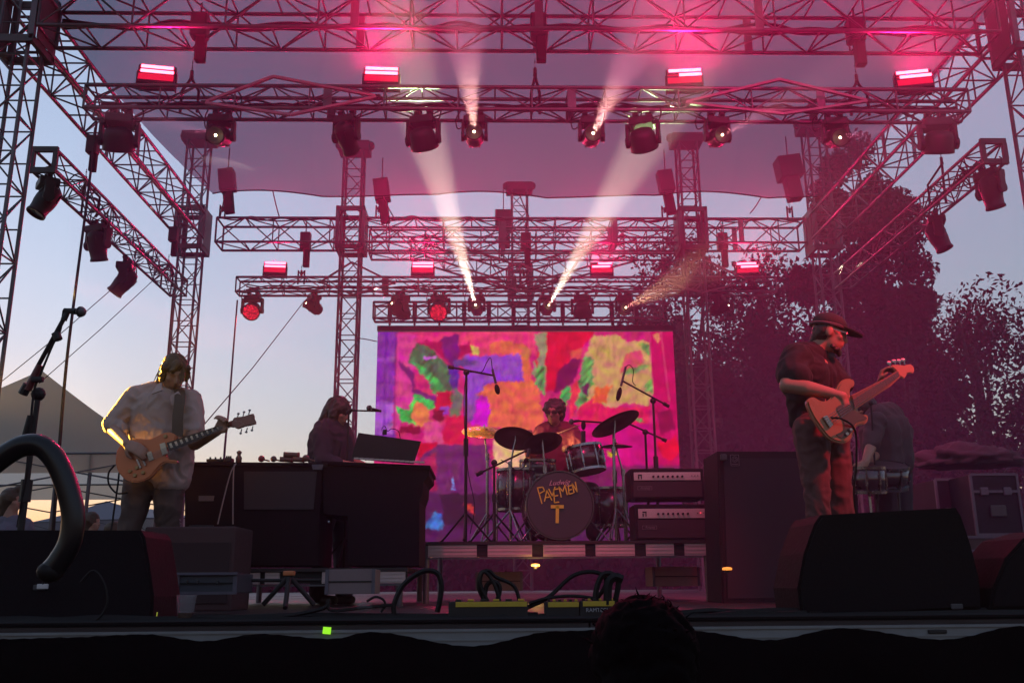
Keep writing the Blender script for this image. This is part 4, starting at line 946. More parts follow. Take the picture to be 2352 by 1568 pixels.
tag(MB().tube(curve_pts([g(297, 1090, -.18), g(285, 1200, -.18), g(255, 1400, -.2), g(232, 1560, -.2), V(g(232, 1560, -.2).x, Yg - .3, .02)], 6), .006, 5).build('instrument_cable', rubber), 'black instrument cable hanging straight down from the gold-topped guitar', 'cable', 'instrument cables')

# --- bass player on the right
Yb = 5.6
h = lambda zx, zy, d=0.: at(1740.5 + .324 * zx, 677.4 + .324 * zy, Yb + d)
hz_ = lambda L_: [(1740.5 + .324 * x, 677.4 + .324 * y) for x, y in L_]
t = empty('person', (h(450, 1500).x, Yb, 0), 'bass player in a dark T-shirt and peaked cap, turned to the right', 'person', 'musicians on the stage')
tee = mat('black_tee', (.014, .009, .015), .9, 0, .15, 30, .15); jeans = mat('faded_jeans', (.085, .035, .035), .85, 0, .25, 30, .25)
B = Body(); f = V(.93, -.22, -.28); up = V(.22, 0, 1); r_, f_, u_ = axes(f, up)
hc = h(505, 275, 0); head(B, hc, f, up, 1.02)
B.chain([hc + V(-.03, .02, -.06), h(430, 360, .03), h(400, 430, .04)], [.062, .062, .075])
sR = h(280, 460, -.12); eR = h(205, 640, -.22); wR = h(600, 715, -.34); sL = h(420, 470, .2); eL = h(640, 800, .20); wL = h(860, 640, .02)
B.chain([sR, eR, h(350, 660, -.28), wR], [.052, .046, .047, .028]); B.chain([sL, eL, wL], [.05, .042, .028])
B.chain([h(380, 550, .03), h(350, 850, .03)], [.12, .11])
hand(B, wR, h(665, 775, -.33) - wR, V(-.2, .9, -.3), .5, 1.05, 1); hand(B, wL, V(.25, -.25, .9), V(.8, -.5, .1), .75, 1.05, 1)
hR, hL = h(380, 960, -.06), h(520, 970, .08); kR = h(430, 1500, -.08); kL = h(590, 1500, .08); fR = V(kR.x, kR.y, .06); fL = V(kL.x + .03, kL.y, .06)
B.chain([hR, kR, fR], [.08, .05, .04]); B.chain([hL, kL, fL], [.08, .05, .04]); B.build('body', skin, t, .008)
B = Body(); B.ell(hc - f_ * .038 + u_ * .005, (.079, .066, .075), (r_, f_, u_)).cap(hc - f_ * .07 - u_ * .04, .036, hc - f_ * .075 - u_ * .065, .028); B.build('hair', hair_d, t, .008, 3, .005, .03)
B = Body(); B.ell(hc + f_ * .058 - u_ * .092, (.040, .030, .022), (r_, f_, u_)).cap(hc + f_ * .03 - u_ * .085 + r_ * .045, .012, hc + f_ * .055 - u_ * .098 + r_ * .025, .016).cap(hc + f_ * .078 - u_ * .10, .019, hc + f_ * .084 - u_ * .118, .014); B.build('beard', hair_d, t, .006, 2, .003, .02)
B = Body(); B.ell(hc + u_ * .062 - f_ * .01, (.084, .108, .072), (r_, f_, u_)); B.build('cap', mat('dark_cap', (.022, .016, .022), .8, 0, .2, 30, .2), t, .007, 3)
b = MB(); Mx = Matrix((r_, f_, u_)).transposed()
bm = bmesh.new(); ring = []
for k in range(13):
    a = PI * k / 12; ring.append((bm.verts.new(hc + Mx @ V(math.cos(a) * .072, .055 + math.sin(a) * .045, .050)), bm.verts.new(hc + Mx @ V(math.cos(a) * .066, .080 + math.sin(a) * .120, .026 + .012 * abs(math.cos(a))))))
for a, b_ in zip(ring, ring[1:]): bm.faces.new((a[0], a[1], b_[1], b_[0]))
me = bpy.data.meshes.new('brim'); bm.to_mesh(me); bm.free(); o = link('brim', me, MATS['dark_cap'], t); o.modifiers.new('t', 'SOLIDIFY').thickness = .008
b = MB(); b.tube([hc + Mx @ V(math.cos(a) * .0855, -.01 + math.sin(a) * .109, .040) for a in [2 * PI * k / 32 for k in range(32)]], .010, 6, True); b.build('hat_band', mat('grey_band', (.10, .06, .08), .8), t)
b = MB()
for s_ in (-1, 1): b.tube([hc + Mx @ V(s_ * .035 + math.cos(a) * .026, .098, .004 + math.sin(a) * .022) for a in [2 * PI * k / 14 for k in range(14)]], .0028, 4, True); b.tube([hc + Mx @ V(s_ * .062, .095, .008), hc + Mx @ V(s_ * .08, .0, .012)], .0025, 4)
b.build('glasses', chrome, t)
B = Body()
B.chain([h(270, 440, -.06), h(400, 420, .04), h(450, 470, .16)], [.085, .08, .09]); B.chain([h(325, 560, -.02), h(340, 760, 0), h(350, 880, .02)], [.150, .115, .108]); B.chain([h(425, 590, .06), h(430, 800, .06), h(395, 900, .04)], [.125, .105, .10])
B.cap(h(480, 520, .1), .085, h(590, 640, .08), .07); B.chain([sR, h(235, 560, -.18)], [.095, .085]); B.cap(h(235, 540, -.17), .082, h(290, 585, -.22), .075)
B.cap(sL, .09, h(560, 640, .2), .08)
B.build('t_shirt', tee, t, .009, 3, .011, .08)
B = Body(); B.chain([hR, h(400, 1200, -.07), kR, fR + V(0, 0, .03)], [.11, .088, .072, .068]); B.chain([hL, h(555, 1200, .08), kL, fL + V(0, 0, .03)], [.105, .088, .072, .068]); B.cap(hR, .105, hL, .10)
B.build('trousers', jeans, t, .010, 3, .008, .07)
for q in (fR, fL): B = Body(); B.cap(q + V(-.02, 0, -.02), .045, q + V(.15, -.03, -.025), .036); B.build('shoe', shoe, t, .01, 2)
t = empty('bass_guitar', h(560, 850, -.3), 'orange-cream bass guitar with dark pickguard held by the man in the cap', 'guitar')
BY = Yb - .30
bcol = mat('bass_cream', (.30, .105, .045), .3, 0, .1, 6, coat=.5)
slab('bass_body', smooth_outline(hz_([(350, 765), (365, 732), (402, 722), (450, 748), (500, 745), (545, 690), (590, 612), (640, 590), (685, 605), (686, 640), (658, 665), (662, 740), (690, 815), (735, 848), (775, 846), (786, 872), (768, 908), (705, 930), (683, 975), (662, 1018), (620, 1046), (560, 1040), (500, 1008), (440, 935), (385, 850)]), 3), BY, .05, bcol, t, bev=.010)
slab('pickguard', smooth_outline(hz_([(560, 795), (640, 770), (690, 820), (760, 858), (770, 880), (700, 902), (672, 960), (640, 1000), (600, 1012), (556, 990), (605, 960), (612, 915), (590, 860)]), 3), BY - .051, .004, mat('pickguard_maroon', (.07, .012, .022), .25, coat=.5), t, bev=0)
slab('bridge', hz_([(462, 862), (492, 850), (538, 915), (512, 938)]), BY - .051, .014, chrome, t, bev=.003)
slab('neck', hz_([(668, 708), (905, 588), (990, 535), (1015, 578), (940, 648), (690, 808)]), BY - .03, .03, mat('maple', (.34, .13, .08), .35, coat=.4), t)
slab('fretboard', hz_([(670, 712), (905, 592), (988, 538), (1008, 572), (932, 640), (690, 796)]), BY - .061, .004, mat('rosewood', (.16, .06, .045), .45), t, bev=0)
slab('headstock', smooth_outline(hz_([(945, 502), (990, 492), (1040, 498), (1085, 488), (1112, 520), (1102, 552), (1062, 556), (1042, 590), (1004, 574), (984, 540)]), 2), BY - .03, .02, mat('headstock_maple', (.42, .16, .10), .3, coat=.4), t)
for a, b_ in ((930, 482), (965, 470), (1000, 468), (1030, 462)):
    p = at(*hz_([(a, b_)])[0], BY - .04); q = at(*hz_([(a + 12, b_ + 30)])[0], BY - .04); b = MB(); b.cyl(p, q, .004, n=6); b.box(p, (.026, .008, .020), None, .004); b.build('tuner', chrome, t)
for a, b_ in ((655, 955), (628, 985)):
    p = at(*hz_([(a, b_)])[0], BY - .055); MB().cyl(p, p - V(0, .016, 0), .011, .009, 12).build('knob', chrome, t)
for k in range(4):
    p = at(*hz_([(1000, 545 + k * 9)])[0], BY - .068); q = at(*hz_([(480 + k * 12, 868 + k * 16)])[0], BY - .072); rod('string', p, q, .0014, chrome, t)
for k in range(10):
    q0 = k / 10; A = V(700, 700, 0).lerp(V(975, 545, 0), q0); B_ = V(722, 776, 0).lerp(V(998, 582, 0), q0); rod('fret', at(*hz_([(A.x, A.y)])[0], BY - .0655), at(*hz_([(B_.x, B_.y)])[0], BY - .0655), .0009, chrome, t)
stp = [h(400, 760, -.30), h(300, 640, -.24), h(330, 500, -.17), h(430, 400, -.10), h(520, 500, -.12), h(640, 620, -.28)]
tag(MB().tube(curve_pts([h(520, 870, -.37), h(600, 880, -.42), h(690, 960, -.35), h(700, 1200, -.3), h(690, 1500, -.25), V(h(690, 1500).x, Yb - .2, .02)], 6), .006, 5).build('instrument_cable', rubber), 'black cable running down from the bass guitar', 'cable', 'instrument cables')

# --- keyboard player
Yk = 7.9
k_ = lambda zx, zy, d=0.: at(658.6 + .282 * zx, 875 + .282 * zy, Yk + d)
t = empty('person', (k_(400, 1200).x, Yk, 0), 'long-haired keyboard player in dark clothes bending over the keys', 'person', 'musicians on the stage')
B = Body(); f = V(.85, -.35, -.35); up = V(.2, -.1, 1); hc = k_(425, 250, 0); head(B, hc, f, up, 1.0); r_, f_, u_ = axes(f, up)
B.chain([hc - V(.02, 0, .05), k_(390, 400, .02)], [.06, .07]); B.chain([k_(380, 500, .02), k_(370, 800, .05)], [.12, .12])
B.chain([k_(300, 460, -.12), k_(330, 660, -.2), k_(560, 690, -.3)], [.05, .045, .03]); B.chain([k_(450, 460, .14), k_(500, 640, .1), k_(640, 690, 0)], [.05, .045, .03])
hand(B, k_(560, 690, -.3), V(1, -.2, -.15), V(0, 0, -1), .3); hand(B, k_(640, 690, 0), V(1, -.2, -.1), V(0, 0, -1), .3)
a, c = k_(320, 950, -.05), k_(440, 950, .1); ka, kc = k_(300, 1180, -.05), k_(440, 1180, .1); B.chain([a, ka, V(ka.x - .02, ka.y, .06)], [.08, .05, .04]); B.chain([c, kc, V(kc.x + .05, kc.y, .06)], [.08, .05, .04]); B.build('body', skin, t, .010)
B = Body(); B.ell(hc + u_ * .03 - f_ * .02, (.092, .112, .100), (r_, f_, u_)).cap(hc - f_ * .07 - u_ * .02, .075, hc - f_ * .10 - u_ * .14, .055).cap(hc - f_ * .05 - u_ * .08 - r_ * .03, .07, hc - f_ * .07 - u_ * .2, .04).cap(hc + r_ * .06 - u_ * .02, .045, hc + r_ * .06 - u_ * .14 + f_ * .02, .03); B.build('hair', hair_d, t, .009, 3, .008, .04)
random.seed(5); strands('loose_hair', [(hc + V(random.uniform(-.12, -.06), random.uniform(-.05, .05), random.uniform(-.08, 0)), hc + V(random.uniform(-.22, -.15), random.uniform(-.05, .03), random.uniform(-.24, -.12))) for _ in range(22)], hair_d, t, .005)
B = Body(); B.chain([k_(290, 400, -.08), k_(380, 370, .02), k_(450, 410, .1)], [.085, .09, .08]); B.chain([k_(330, 480, 0), k_(320, 640, 0), k_(340, 850, .03)], [.16, .15, .14]); B.chain([k_(420, 500, .05), k_(430, 850, .05)], [.13, .13]); B.chain([k_(290, 440, -.12), k_(300, 640, -.2), k_(430, 690, -.25)], [.085, .07, .055]); B.cap(k_(470, 450, .14), .08, k_(510, 640, .1), .06)
B.build('jacket', mat('dark_jacket', (.022, .018, .03), .9, 0, .6, 9, .3), t, .011, 4, .010, .1)
B = Body(); B.chain([a, ka, V(ka.x - .02, ka.y, .08)], [.12, .085, .07]); B.chain([c, kc, V(kc.x + .05, kc.y, .08)], [.12, .085, .07]); B.build('trousers', mat('dark_trousers', (.025, .02, .03), .9), t, .012, 4, .008, .1)
for q in (ka, kc): B = Body(); B.cap(V(q.x, q.y, .04), .042, V(q.x + .12, q.y - .08, .035), .036); B.build('shoe', shoe, t, .01, 2)

# --- drummer
Yd = 9.25; RZ = .49
d_ = lambda zx, zy, d=0.: at(1016.1 + .29997 * zx, 790.3 + .29997 * zy, Yd + d)
t = empty('person', (d_(880, 1000).x, Yd, RZ), 'curly-haired drummer in a maroon top and dark glasses behind the drum kit', 'person', 'musicians on the stage')
B = Body(); f = V(-.35, -.9, -.15); up = V(0, -.1, 1); hc = d_(855, 525, -.05); HPd = head(B, hc, f, up, 1.02); r_, f_, u_ = axes(f, up)
B.chain([hc - V(0, -.03, .06), d_(870, 650, .05)], [.06, .07]); B.chain([d_(880, 750, .05), d_(890, 980, .05)], [.13, .13])
sR, sL = d_(760, 690, .0), d_(1000, 690, .02); eR = d_(690, 840, -.15); wR = d_(655, 720, -.38); eL = d_(1060, 850, -.2); wL = d_(985, 800, -.5)
B.chain([sR, eR, wR], [.05, .045, .03]); B.chain([sL, eL, wL], [.05, .045, .03]); hand(B, wR, V(-.1, -.6, .7), V(.3, -.6, -.6), .9, 1, 1); hand(B, wL, V(-.6, -.7, .2), V(0, 0, -1), .9, 1, -1)
st = V(d_(890, 1100).x, Yd + .1, RZ + .52)
for s_ in (-1, 1): kn = V(st.x + s_ * .28, Yd - .38, RZ + .5); B.chain([st + V(s_ * .1, 0, 0), kn, V(kn.x, Yd - .42, RZ + .08)], [.09, .055, .04]); 
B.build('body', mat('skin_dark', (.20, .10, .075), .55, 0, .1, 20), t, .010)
B = Body(); B.ell(hc + u_ * .045 - f_ * .025, (.105, .105, .092), (r_, f_, u_)).ell(hc - f_ * .06 - u_ * .01, (.095, .07, .095), (r_, f_, u_))
for k in range(26):
    a = random.uniform(0, 2 * PI); e = random.uniform(-.1, 1.2); q = hc - f_ * .025 + u_ * .03 + (r_ * math.cos(a) * math.cos(e) + f_ * (math.sin(a) * math.cos(e) * .8 - .1) + u_ * math.sin(e)) * .10
    if (q - hc).dot(f_) < .06: B.ell(q, (.026, .026, .026))
B.build('hair', hair_d, t, .008, 2, .006, .03)
b = MB()
for s_ in (-1, 1): b.box(HPd(s_ * .034, .100, .004), (.052, .012, .034), Matrix((r_, f_, u_)).transposed(), .01); b.tube([HPd(s_ * .06, .096, .01), HPd(s_ * .08, .0, .01)], .003, 4)
b.tube([HPd(-.012, .1, .01), HPd(.012, .1, .01)], .003, 4); b.build('glasses', blkp, t)
top_m = mat('maroon_top', (.09, .007, .03), .85, 0, .15, 30, .2)
B = Body(); B.chain([d_(770, 670, .02), d_(870, 640, .05), d_(980, 670, .02)], [.085, .09, .085]); B.chain([d_(800, 790, .04), d_(810, 960, .04)], [.15, .145]); B.chain([d_(930, 790, .04), d_(930, 960, .04)], [.15, .145]); B.chain([sR, eR, wR + V(.02, .03, -.05)], [.085, .07, .05]); B.chain([sL, eL, wL + V(.04, .05, 0)], [.085, .07, .05])
B.build('sweatshirt', top_m, t, .011, 4, .009, .1)
B = Body()
for s_ in (-1, 1): kn = V(st.x + s_ * .28, Yd - .38, RZ + .5); B.chain([st + V(s_ * .1, 0, 0), kn, V(kn.x, Yd - .42, RZ + .1)], [.12, .085, .07])
B.build('trousers', MATS['dark_trousers'], t, .013, 3)
for a, b_, lab in ((wL + V(-.03, -.05, .0), d_(1050, 620, -.55), 'right'), (wR + V(0, -.03, .04), d_(470, 690, -.75), 'left')):
    pass
tag(MB().cyl(d_(868, 692, -.5), d_(1050, 618, -.72), .0085, .006, 8).build('drumstick', mat('hickory', (.42, .30, .18), .5)), 'pale drumstick raised across the chest of the drummer', 'drumstick')

# --- percussionist, bending behind the bass player
Yp = 7.6
p_ = lambda zx, zy, d=0.: at(1740.5 + .324 * zx, 677.4 + .324 * zy, Yp + d)
t = empty('person', (p_(900, 1100).x, Yp, 0), 'percussionist in a loose grey shirt bending over a drum, face hidden by the bass', 'person', 'musicians on the stage')
B = Body(); f = V(-.75, -.35, -.55); up = V(-.3, 0, 1); hc = p_(770, 820, .0); head(B, hc, f, up, .98); r_, f_, u_ = axes(f, up)
B.cap(hc + V(.04, 0, -.02), .055, p_(850, 850, .02), .07); B.chain([p_(880, 900, .02), p_(930, 1150, .05)], [.12, .12]); B.chain([p_(850, 900, -.2), p_(800, 1080, -.3), p_(760, 1190, -.4)], [.05, .045, .03]); B.chain([p_(960, 900, .1), p_(880, 1100, 0), p_(800, 1170, -.2)], [.05, .045, .03])
hand(B, p_(760, 1190, -.4), V(-.5, -.3, -.7), V(-.4, .2, -.5), .5); hand(B, p_(800, 1170, -.2), V(-.5, -.3, -.7), V(-.4, .2, -.5), .5)
a, c = p_(900, 1230, 0), p_(990, 1230, .1)
for q in (a, c): B.chain([q, V(q.x - .02, q.y, .5), V(q.x, q.y, .06)], [.08, .05, .04])
B.build('body', skin, t, .010); B = Body(); B.ell(hc + u_ * .03 - f_ * .02, (.085, .10, .09), (r_, f_, u_)); B.build('hair', hair_d, t, .009, 3, .006, .03)
B = Body(); B.chain([p_(840, 860, -.05), p_(930, 860, .08)], [.10, .12]); B.chain([p_(870, 960, 0), p_(900, 1180, 0)], [.17, .16]); B.chain([p_(950, 960, .05), p_(970, 1180, .05)], [.16, .15]); B.cap(p_(840, 900, -.2), .085, p_(800, 1060, -.28), .065); B.cap(p_(970, 900, .1), .085, p_(900, 1080, .0), .065)
B.build('shirt', mat('grey_shirt', (.055, .045, .05), .9, 0, .15, 20, .2), t, .011, 4, .010, .12)
B = Body(); [B.chain([q, V(q.x - .02, q.y, .5), V(q.x, q.y, .08)], [.12, .085, .07]) for q in (a, c)]; B.build('trousers', MATS['dark_trousers'], t, .013, 3)

# --- figures beyond the left side of the stage
def bystander(px_, py_, Y, lab, s=1., bun=False, col=(.10, .10, .13)):
    c = at(px_, py_, Y); t = empty('person', (c.x, Y, GZ), lab, 'person', 'people standing beyond the left side of the stage')
    B = Body(); head(B, c, V(.9, -.3, 0), V(0, 0, 1), s); B.cap(c - V(0, 0, .06 * s), .06 * s, c - V(0, 0, .2 * s), .08 * s); B.chain([c - V(0, 0, .35 * s), c - V(0, 0, .75 * s)], [.12 * s, .12 * s])
    for q in (-1, 1):
        B.chain([c + V(q * .17 * s, 0, -.26 * s), c + V(q * .24 * s, 0, -.55 * s), c + V(q * .2 * s, -.12, -.8 * s)], [.05 * s, .045 * s, .03 * s]); hand(B, c + V(q * .2 * s, -.12, -.8 * s), V(0, -.3, -1), V(-q, 0, 0), .3, s, q)
        B.chain([c + V(q * .09, 0, -.8 * s), c + V(q * .1, 0, -1.2 * s), V(c.x + q * .1, Y, GZ + .05)], [.08, .055, .045])
    B.build('body', skin, t, .014)
    B = Body(); B.ell(c + V(-.02, 0, .03) * s, (.10 * s, .10 * s, .105 * s)).cap(c + V(-.05, 0, -.02) * s, .085 * s, c + V(-.06, 0, -.13) * s, .06 * s)
    if bun: B.ell(c + V(.05, 0, .11) * s, (.06, .06, .05))
    B.build('hair', hair_b, t, .012, 2, .006, .03)
    B = Body(); B.chain([c + V(-.16, 0, -.25) * s, c + V(0, 0, -.2) * s, c + V(.16, 0, -.25) * s], [.08 * s] * 3); B.chain([c - V(0, 0, .38 * s), c - V(0, 0, .8 * s)], [.19 * s, .17 * s])
    for q in (-1, 1): B.cap(c + V(q * .17, 0, -.28) * s, .08 * s, c + V(q * .24, 0, -.55) * s, .06 * s); B.cap(c + V(q * .09, 0, -.8) * s, .11, V(c.x + q * .1, Y, GZ + .12), .075)
    B.build('clothes', mat('dusk_clothes_%d' % int(px_), col, .9), t, .014, 3, .008, .1)
bystander(28, 1150, 11.2, 'long-haired person at the left edge beyond the stage, below the tent', 1.15, True, (.12, .12, .17))
bystander(212, 1200, 13.5, 'person seen dimly between the two tent legs', 1.15, False, (.14, .13, .16))
bystander(262, 1222, 13.0, 'person with just the head above the left wedge, right of the tent legs', 1.1, False, (.14, .13, .16))

# --- heads of the audience, close to the lens
def crowd(px_, py_, Y, s, lab, hairm, spiky=0, skinm=None):
    c = at(px_, py_, Y); t = empty('person', (c.x, Y, GZ), lab, 'person', 'spectators in front of the stage')
    B = Body(); head(B, c, V(0, 1, .15), V(0, 0, 1), s); B.cap(c - V(0, 0, .06), .06 * s, c - V(0, 0, .2), .08 * s); B.chain([c - V(0, 0, .4), c - V(0, 0, .8)], [.13, .13])
    for q in (-1, 1):
        B.chain([c + V(q * .17, 0, -.28), c + V(q * .22, .02, -.58), c + V(q * .2, .1, -.85)], [.05, .045, .03]); hand(B, c + V(q * .2, .1, -.85), V(0, .3, -1), V(-q, 0, 0), .3, 1, q)
        B.chain([c + V(q * .09, 0, -.85), V(c.x + q * .1, Y, GZ + .05)], [.08, .05])
    B.build('body', skin, t, .012)
    B = Body(); B.ell(c + V(0, -.015, .025) * s, (.100 * s, .112 * s, .105 * s)); B.cap(c + V(0, -.05, -.02), .085 * s, c + V(0, -.06, -.08), .06 * s); B.build('hair', hairm, t, .008, 2, .008, .025)
    if spiky:
        rnd = random.Random(4); prs = []
        for _ in range(spiky):
            a = rnd.uniform(0, 2 * PI); e = rnd.uniform(.1, 1.5); dr = V(math.cos(a) * math.cos(e), math.sin(a) * math.cos(e), math.sin(e)); p = c + V(0, -.01, .02) + V(dr.x * .098, dr.y * .11, dr.z * .102) * s
            prs.append((p, p + (dr + V(rnd.uniform(-.7, .7), rnd.uniform(-.5, .5), rnd.uniform(-.1, .5))) * rnd.uniform(.008, .020)))
        strands('loose_hair', prs, hairm, t, .0022)
    B = Body(); B.chain([c + V(-.17, 0, -.27), c + V(0, 0, -.2), c + V(.17, 0, -.27)], [.08] * 3); B.chain([c - V(0, 0, .42), c - V(0, 0, .85)], [.19, .17])
    for q in (-1, 1): B.cap(c + V(q * .17, 0, -.28), .08, c + V(q * .22, .02, -.56), .06); B.cap(c + V(q * .09, 0, -.85), .11, V(c.x + q * .1, Y, GZ + .12), .075)
    B.build('clothes', blk, t, .014, 3)
crowd(1478, 1532, 1.75, .92, 'dark head of a spectator with ruffled hair, in front of the stage edge', mat('hair_black', (.0015, .001, .0015), .9, 0, .3, 60, spec=.05), 60)
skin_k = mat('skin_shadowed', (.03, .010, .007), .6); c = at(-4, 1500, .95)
t = empty('person', (c.x - .12, .95, GZ), 'raised hand of a spectator at the lower left border of the picture', 'person', 'spectators in front of the stage')
B = Body(); hand(B, at(-92, 1950, .95), V(.0, .1, 1), V(.3, .9, 0), .25, .8, 1); B.chain([at(-92, 1950, .95), at(-110, 2000, .9), at(-420, 2100, .8)], [.026, .042, .05]); B.build('body', skin_k, t, .006, 3)
# ------------------------------------------------------------------ drum riser
rose = mat('riser_profile', (.46, .36, .36), .45, .1, .15, 10)
def riser(x0, x1, y0, y1, top, segs, lab, foot_x, zband=.10):
    t = empty('stage_riser', ((x0 + x1) / 2, (y0 + y1) / 2, 0), lab, 'riser')
    MB().box(((x0 + x1) / 2, (y0 + y1) / 2, top - .012), (x1 - x0, y1 - y0, .024)).build('riser_deck', deck_m, t)
    MB().box(((x0 + x1) / 2, y0 + .06, top - .024 - zband / 2), (x1 - x0 - .01, .06, zband - .004)).build('riser_frame', blk, t)
    for a, b_ in segs:
        xa, xb = at(a, 1250, y0).x, at(b_, 1250, y0).x; b = MB(); zc = top - .026 - zband / 2
        b.box(((xa + xb) / 2, y0 + .02, zc), (xb - xa, .016, zband - .004))
        for k in (-.3, 0, .3): b.box(((xa + xb) / 2, y0 + .010, zc + k * zband), (xb - xa, .006, .008))
        b.build('side_profile', rose, t)
    for x in foot_x:
        for y in (y0 + .05, y1 - .05): rod('leg', (x, y, 0), (x, y, top - .03), .026, alu, t); 
    b = MB(); b.box(((x0 + x1) / 2, y0 + .03, top - zband - .035), (x1 - x0, .02, .012)); b.build('lower_rail', alu, t)
    return t
RX0, RX1 = at(962, 1250, 7.9).x, at(1642, 1250, 7.9).x
riser(RX0, RX1, 7.9, 10.3, RZ, [(983, 1095), (1120, 1222), (1248, 1344), (1368, 1458), (1484, 1548), (1573, 1636)], 'drum riser edged with pale ribbed profile in front of the video screen', (RX0 + .06, RX1 - .06))
KX0, KX1 = at(420, 1300, 6.95).x, at(936, 1300, 6.95).x
riser(KX0, KX1, 6.95, 9.1, .27, [(470, 520), (542, 600), (612, 645), (742, 858), (862, 932)], 'low riser with pale ribbed sides under the keyboards', (KX0 + .06, KX1 - .06), .085)
def pale_box(a, b_, c, d, Y, dep, lab, name='equipment_case', m=rose, cat='case'):
    p, q = at(a, d, Y), at(b_, c, Y); z0 = max(.0, p.z)
    t = empty(name, ((p.x + q.x) / 2, Y, z0), lab, cat); 
    MB().box(((p.x + q.x) / 2, Y + dep / 2, (z0 + q.z) / 2), (q.x - p.x, dep, q.z - z0), None, .004).build('case_body', m, t)
    MB().box(((p.x + q.x) / 2, Y - .003, (z0 + q.z) / 2), (q.x - p.x, .006, .008)).build('seam', blk, t)
    for x in (p.x + .01, q.x - .01): MB().box((x, Y - .003, (z0 + q.z) / 2), (.022, .012, q.z - z0)).build('edge_trim', trim_m, t)
    return t
pl = mat('pale_case', (.17, .12, .13), .6, 0, .12, 10)
pale_box(1092, 1200, 1312, 1356, 8.6, .4, 'pale case under the left half of the drum riser', m=pl)
pale_box(1500, 1606, 1300, 1346, 8.5, .4, 'pale reddish case under the right end of the drum riser', m=mat('red_case', (.32, .16, .17), .6, 0, .2, 8))
pale_box(746, 862, 1306, 1364, 6.2, .3, 'pale square case standing in front of the keyboard riser', m=pl)
t = pale_box(402, 546, 1316, 1362, 5.3, .35, 'dark rack with a pale frame low behind the left wedge', 'equipment_rack', mat('rack_face', (.04, .045, .06), .4), 'rack')
p, q = at(402, 1362, 5.28), at(546, 1316, 5.28)
for z in (max(0.01, p.z), q.z): MB().box(((p.x + q.x) / 2, 5.285, z), (q.x - p.x, .02, .014)).build('frame_rail', trim_m, t)
for a in (430, 455, 500): pp = at(a, 1335, 5.28); MB().cyl(pp, pp - V(0, .02, 0), .008, n=10).build('knob', alu_dark, t)
# small amber lamps
def amber(px_, py_, Y, lab, e):
    p = at(px_, py_, Y); t = empty('warning_lamp', p, lab, 'lamp'); MB().lathe([(0, -.012), (.034, -.010), (.036, .0), (.03, .008), (0, .012)], Matrix.Translation(p), 16).build('dome', mat('amber_dome%d' % e, (.5, .2, .05), .3, emit=(1, .33, .05), es=e * .05), t, smooth=True)
    MB().cyl(p + V(0, 0, -.012), p + V(0, 0, -.03), .02, n=10).build('socket', blkp, t)
    return p
p = amber(1230, 1297, 7.95, 'small glowing amber lamp under the middle of the drum riser', 16)
ld = bpy.data.lights.new('amber', 'POINT'); lo = bpy.data.objects.new('amber', ld); C.objects.link(lo); lo.location = p - V(0, .05, .02); ld.energy = .25; ld.color = (1, .6, .15); ld.shadow_soft_size = .02
amber(1670, 1305, 6.9, 'small orange lamp on the floor below the bass cabinet', 3)
t = empty('tripod_base', at(664, 1385, 5.6), 'low black tripod with an orange cap in front of the keyboard riser', 'tripod')
top = at(664, 1322, 5.6)
for a, b_ in ((604, 1388), (655, 1395), (722, 1388)): e = at(a, b_, 5.6 - (.2 if a == 655 else 0)); e.z = max(.01, e.z); rod('leg', top, e, .014, blk, t)
MB().box(top + V(0, 0, .015), (.065, .05, .028), None, .008).build('cap_block', mat('orange_cap', (.45, .13, .04), .5), t); rod('bar', at(560, 1332, 5.62), at(738, 1332, 5.62), .010, blk, t)

# ------------------------------------------------------------------ organ, keyboards and percussion table
org = mat('dark_wood', (.016, .007, .009), .75, 0, .3, 6, .1, spec=.12, stretch=(1, 1, .2))
def T(x, y, Y): return at(x, y, Y)
t = empty('organ', T(880, 1300, 7.05), 'dark wooden organ with a flared top, nearest the video screen', 'organ')
slab('cabinet', [(742, 1066), (985, 1072), (985, 1092), (973, 1104), (971, 1128), (963, 1150), (962, 1299), (798, 1299), (798, 1185), (742, 1180)], 7.75, .72, org, t)
slab('top_board', [(738, 1058), (988, 1068), (988, 1076), (738, 1066)], 7.78, .78, org, t, bev=.004)
p, q = T(812, 1056, 6.98), T(975, 1066, 6.98)
for i in range(14):
    a = p.lerp(q, i / 14); MB().box(a + V(.02, -.0, .012), (.034, .02, .012)).build('key', mat('ivory_key', (.55, .48, .45), .4), t)
t = empty('music_desk', T(885, 1058, 7.1), 'tilted black music desk standing on the organ', 'music desk')
o = slab('desk_panel', [(823, 993), (967, 1013), (950, 1065), (806, 1053)], 7.2, .02, blkp, t)
for a in ((840, 1056), (930, 1062)): rod('prop', T(*a, 7.2), T(*a, 7.2) + V(0, .12, .10), .006, blk, t)
t = empty('small_microphone', T(884, 993, 7.15), 'small clip microphone with a looping wire on the music desk', 'microphone')
MB().box(T(884, 992, 7.17), (.03, .03, .04), None, .008).build('clip', blkp, t); MB().tube(curve_pts([T(880, 1000, 7.17), T(877, 985, 7.17), T(884, 978, 7.17), T(890, 990, 7.17), T(900, 984, 7.17), T(915, 990, 7.17), T(920, 1010, 7.17)], 4), .003, 4).build('wire', rubber, t)
t = empty('keyboard_case', T(580, 1300, 7.05), 'wide dark upright case topped with small percussion, behind the guitarist', 'case')
slab('case_body', [(424, 1068), (741, 1068), (733, 1180), (731, 1299), (424, 1299)], 7.6, .6, org, t)
slab('top_board', [(418, 1060), (752, 1062), (750, 1070), (418, 1069)], 7.66, .68, org, t, bev=.004)
slab('front_panel', [(560, 1082), (728, 1082), (720, 1170), (560, 1170)], 6.997, .006, mat('dark_panel', (.03, .015, .02), .7), t, bev=.002)
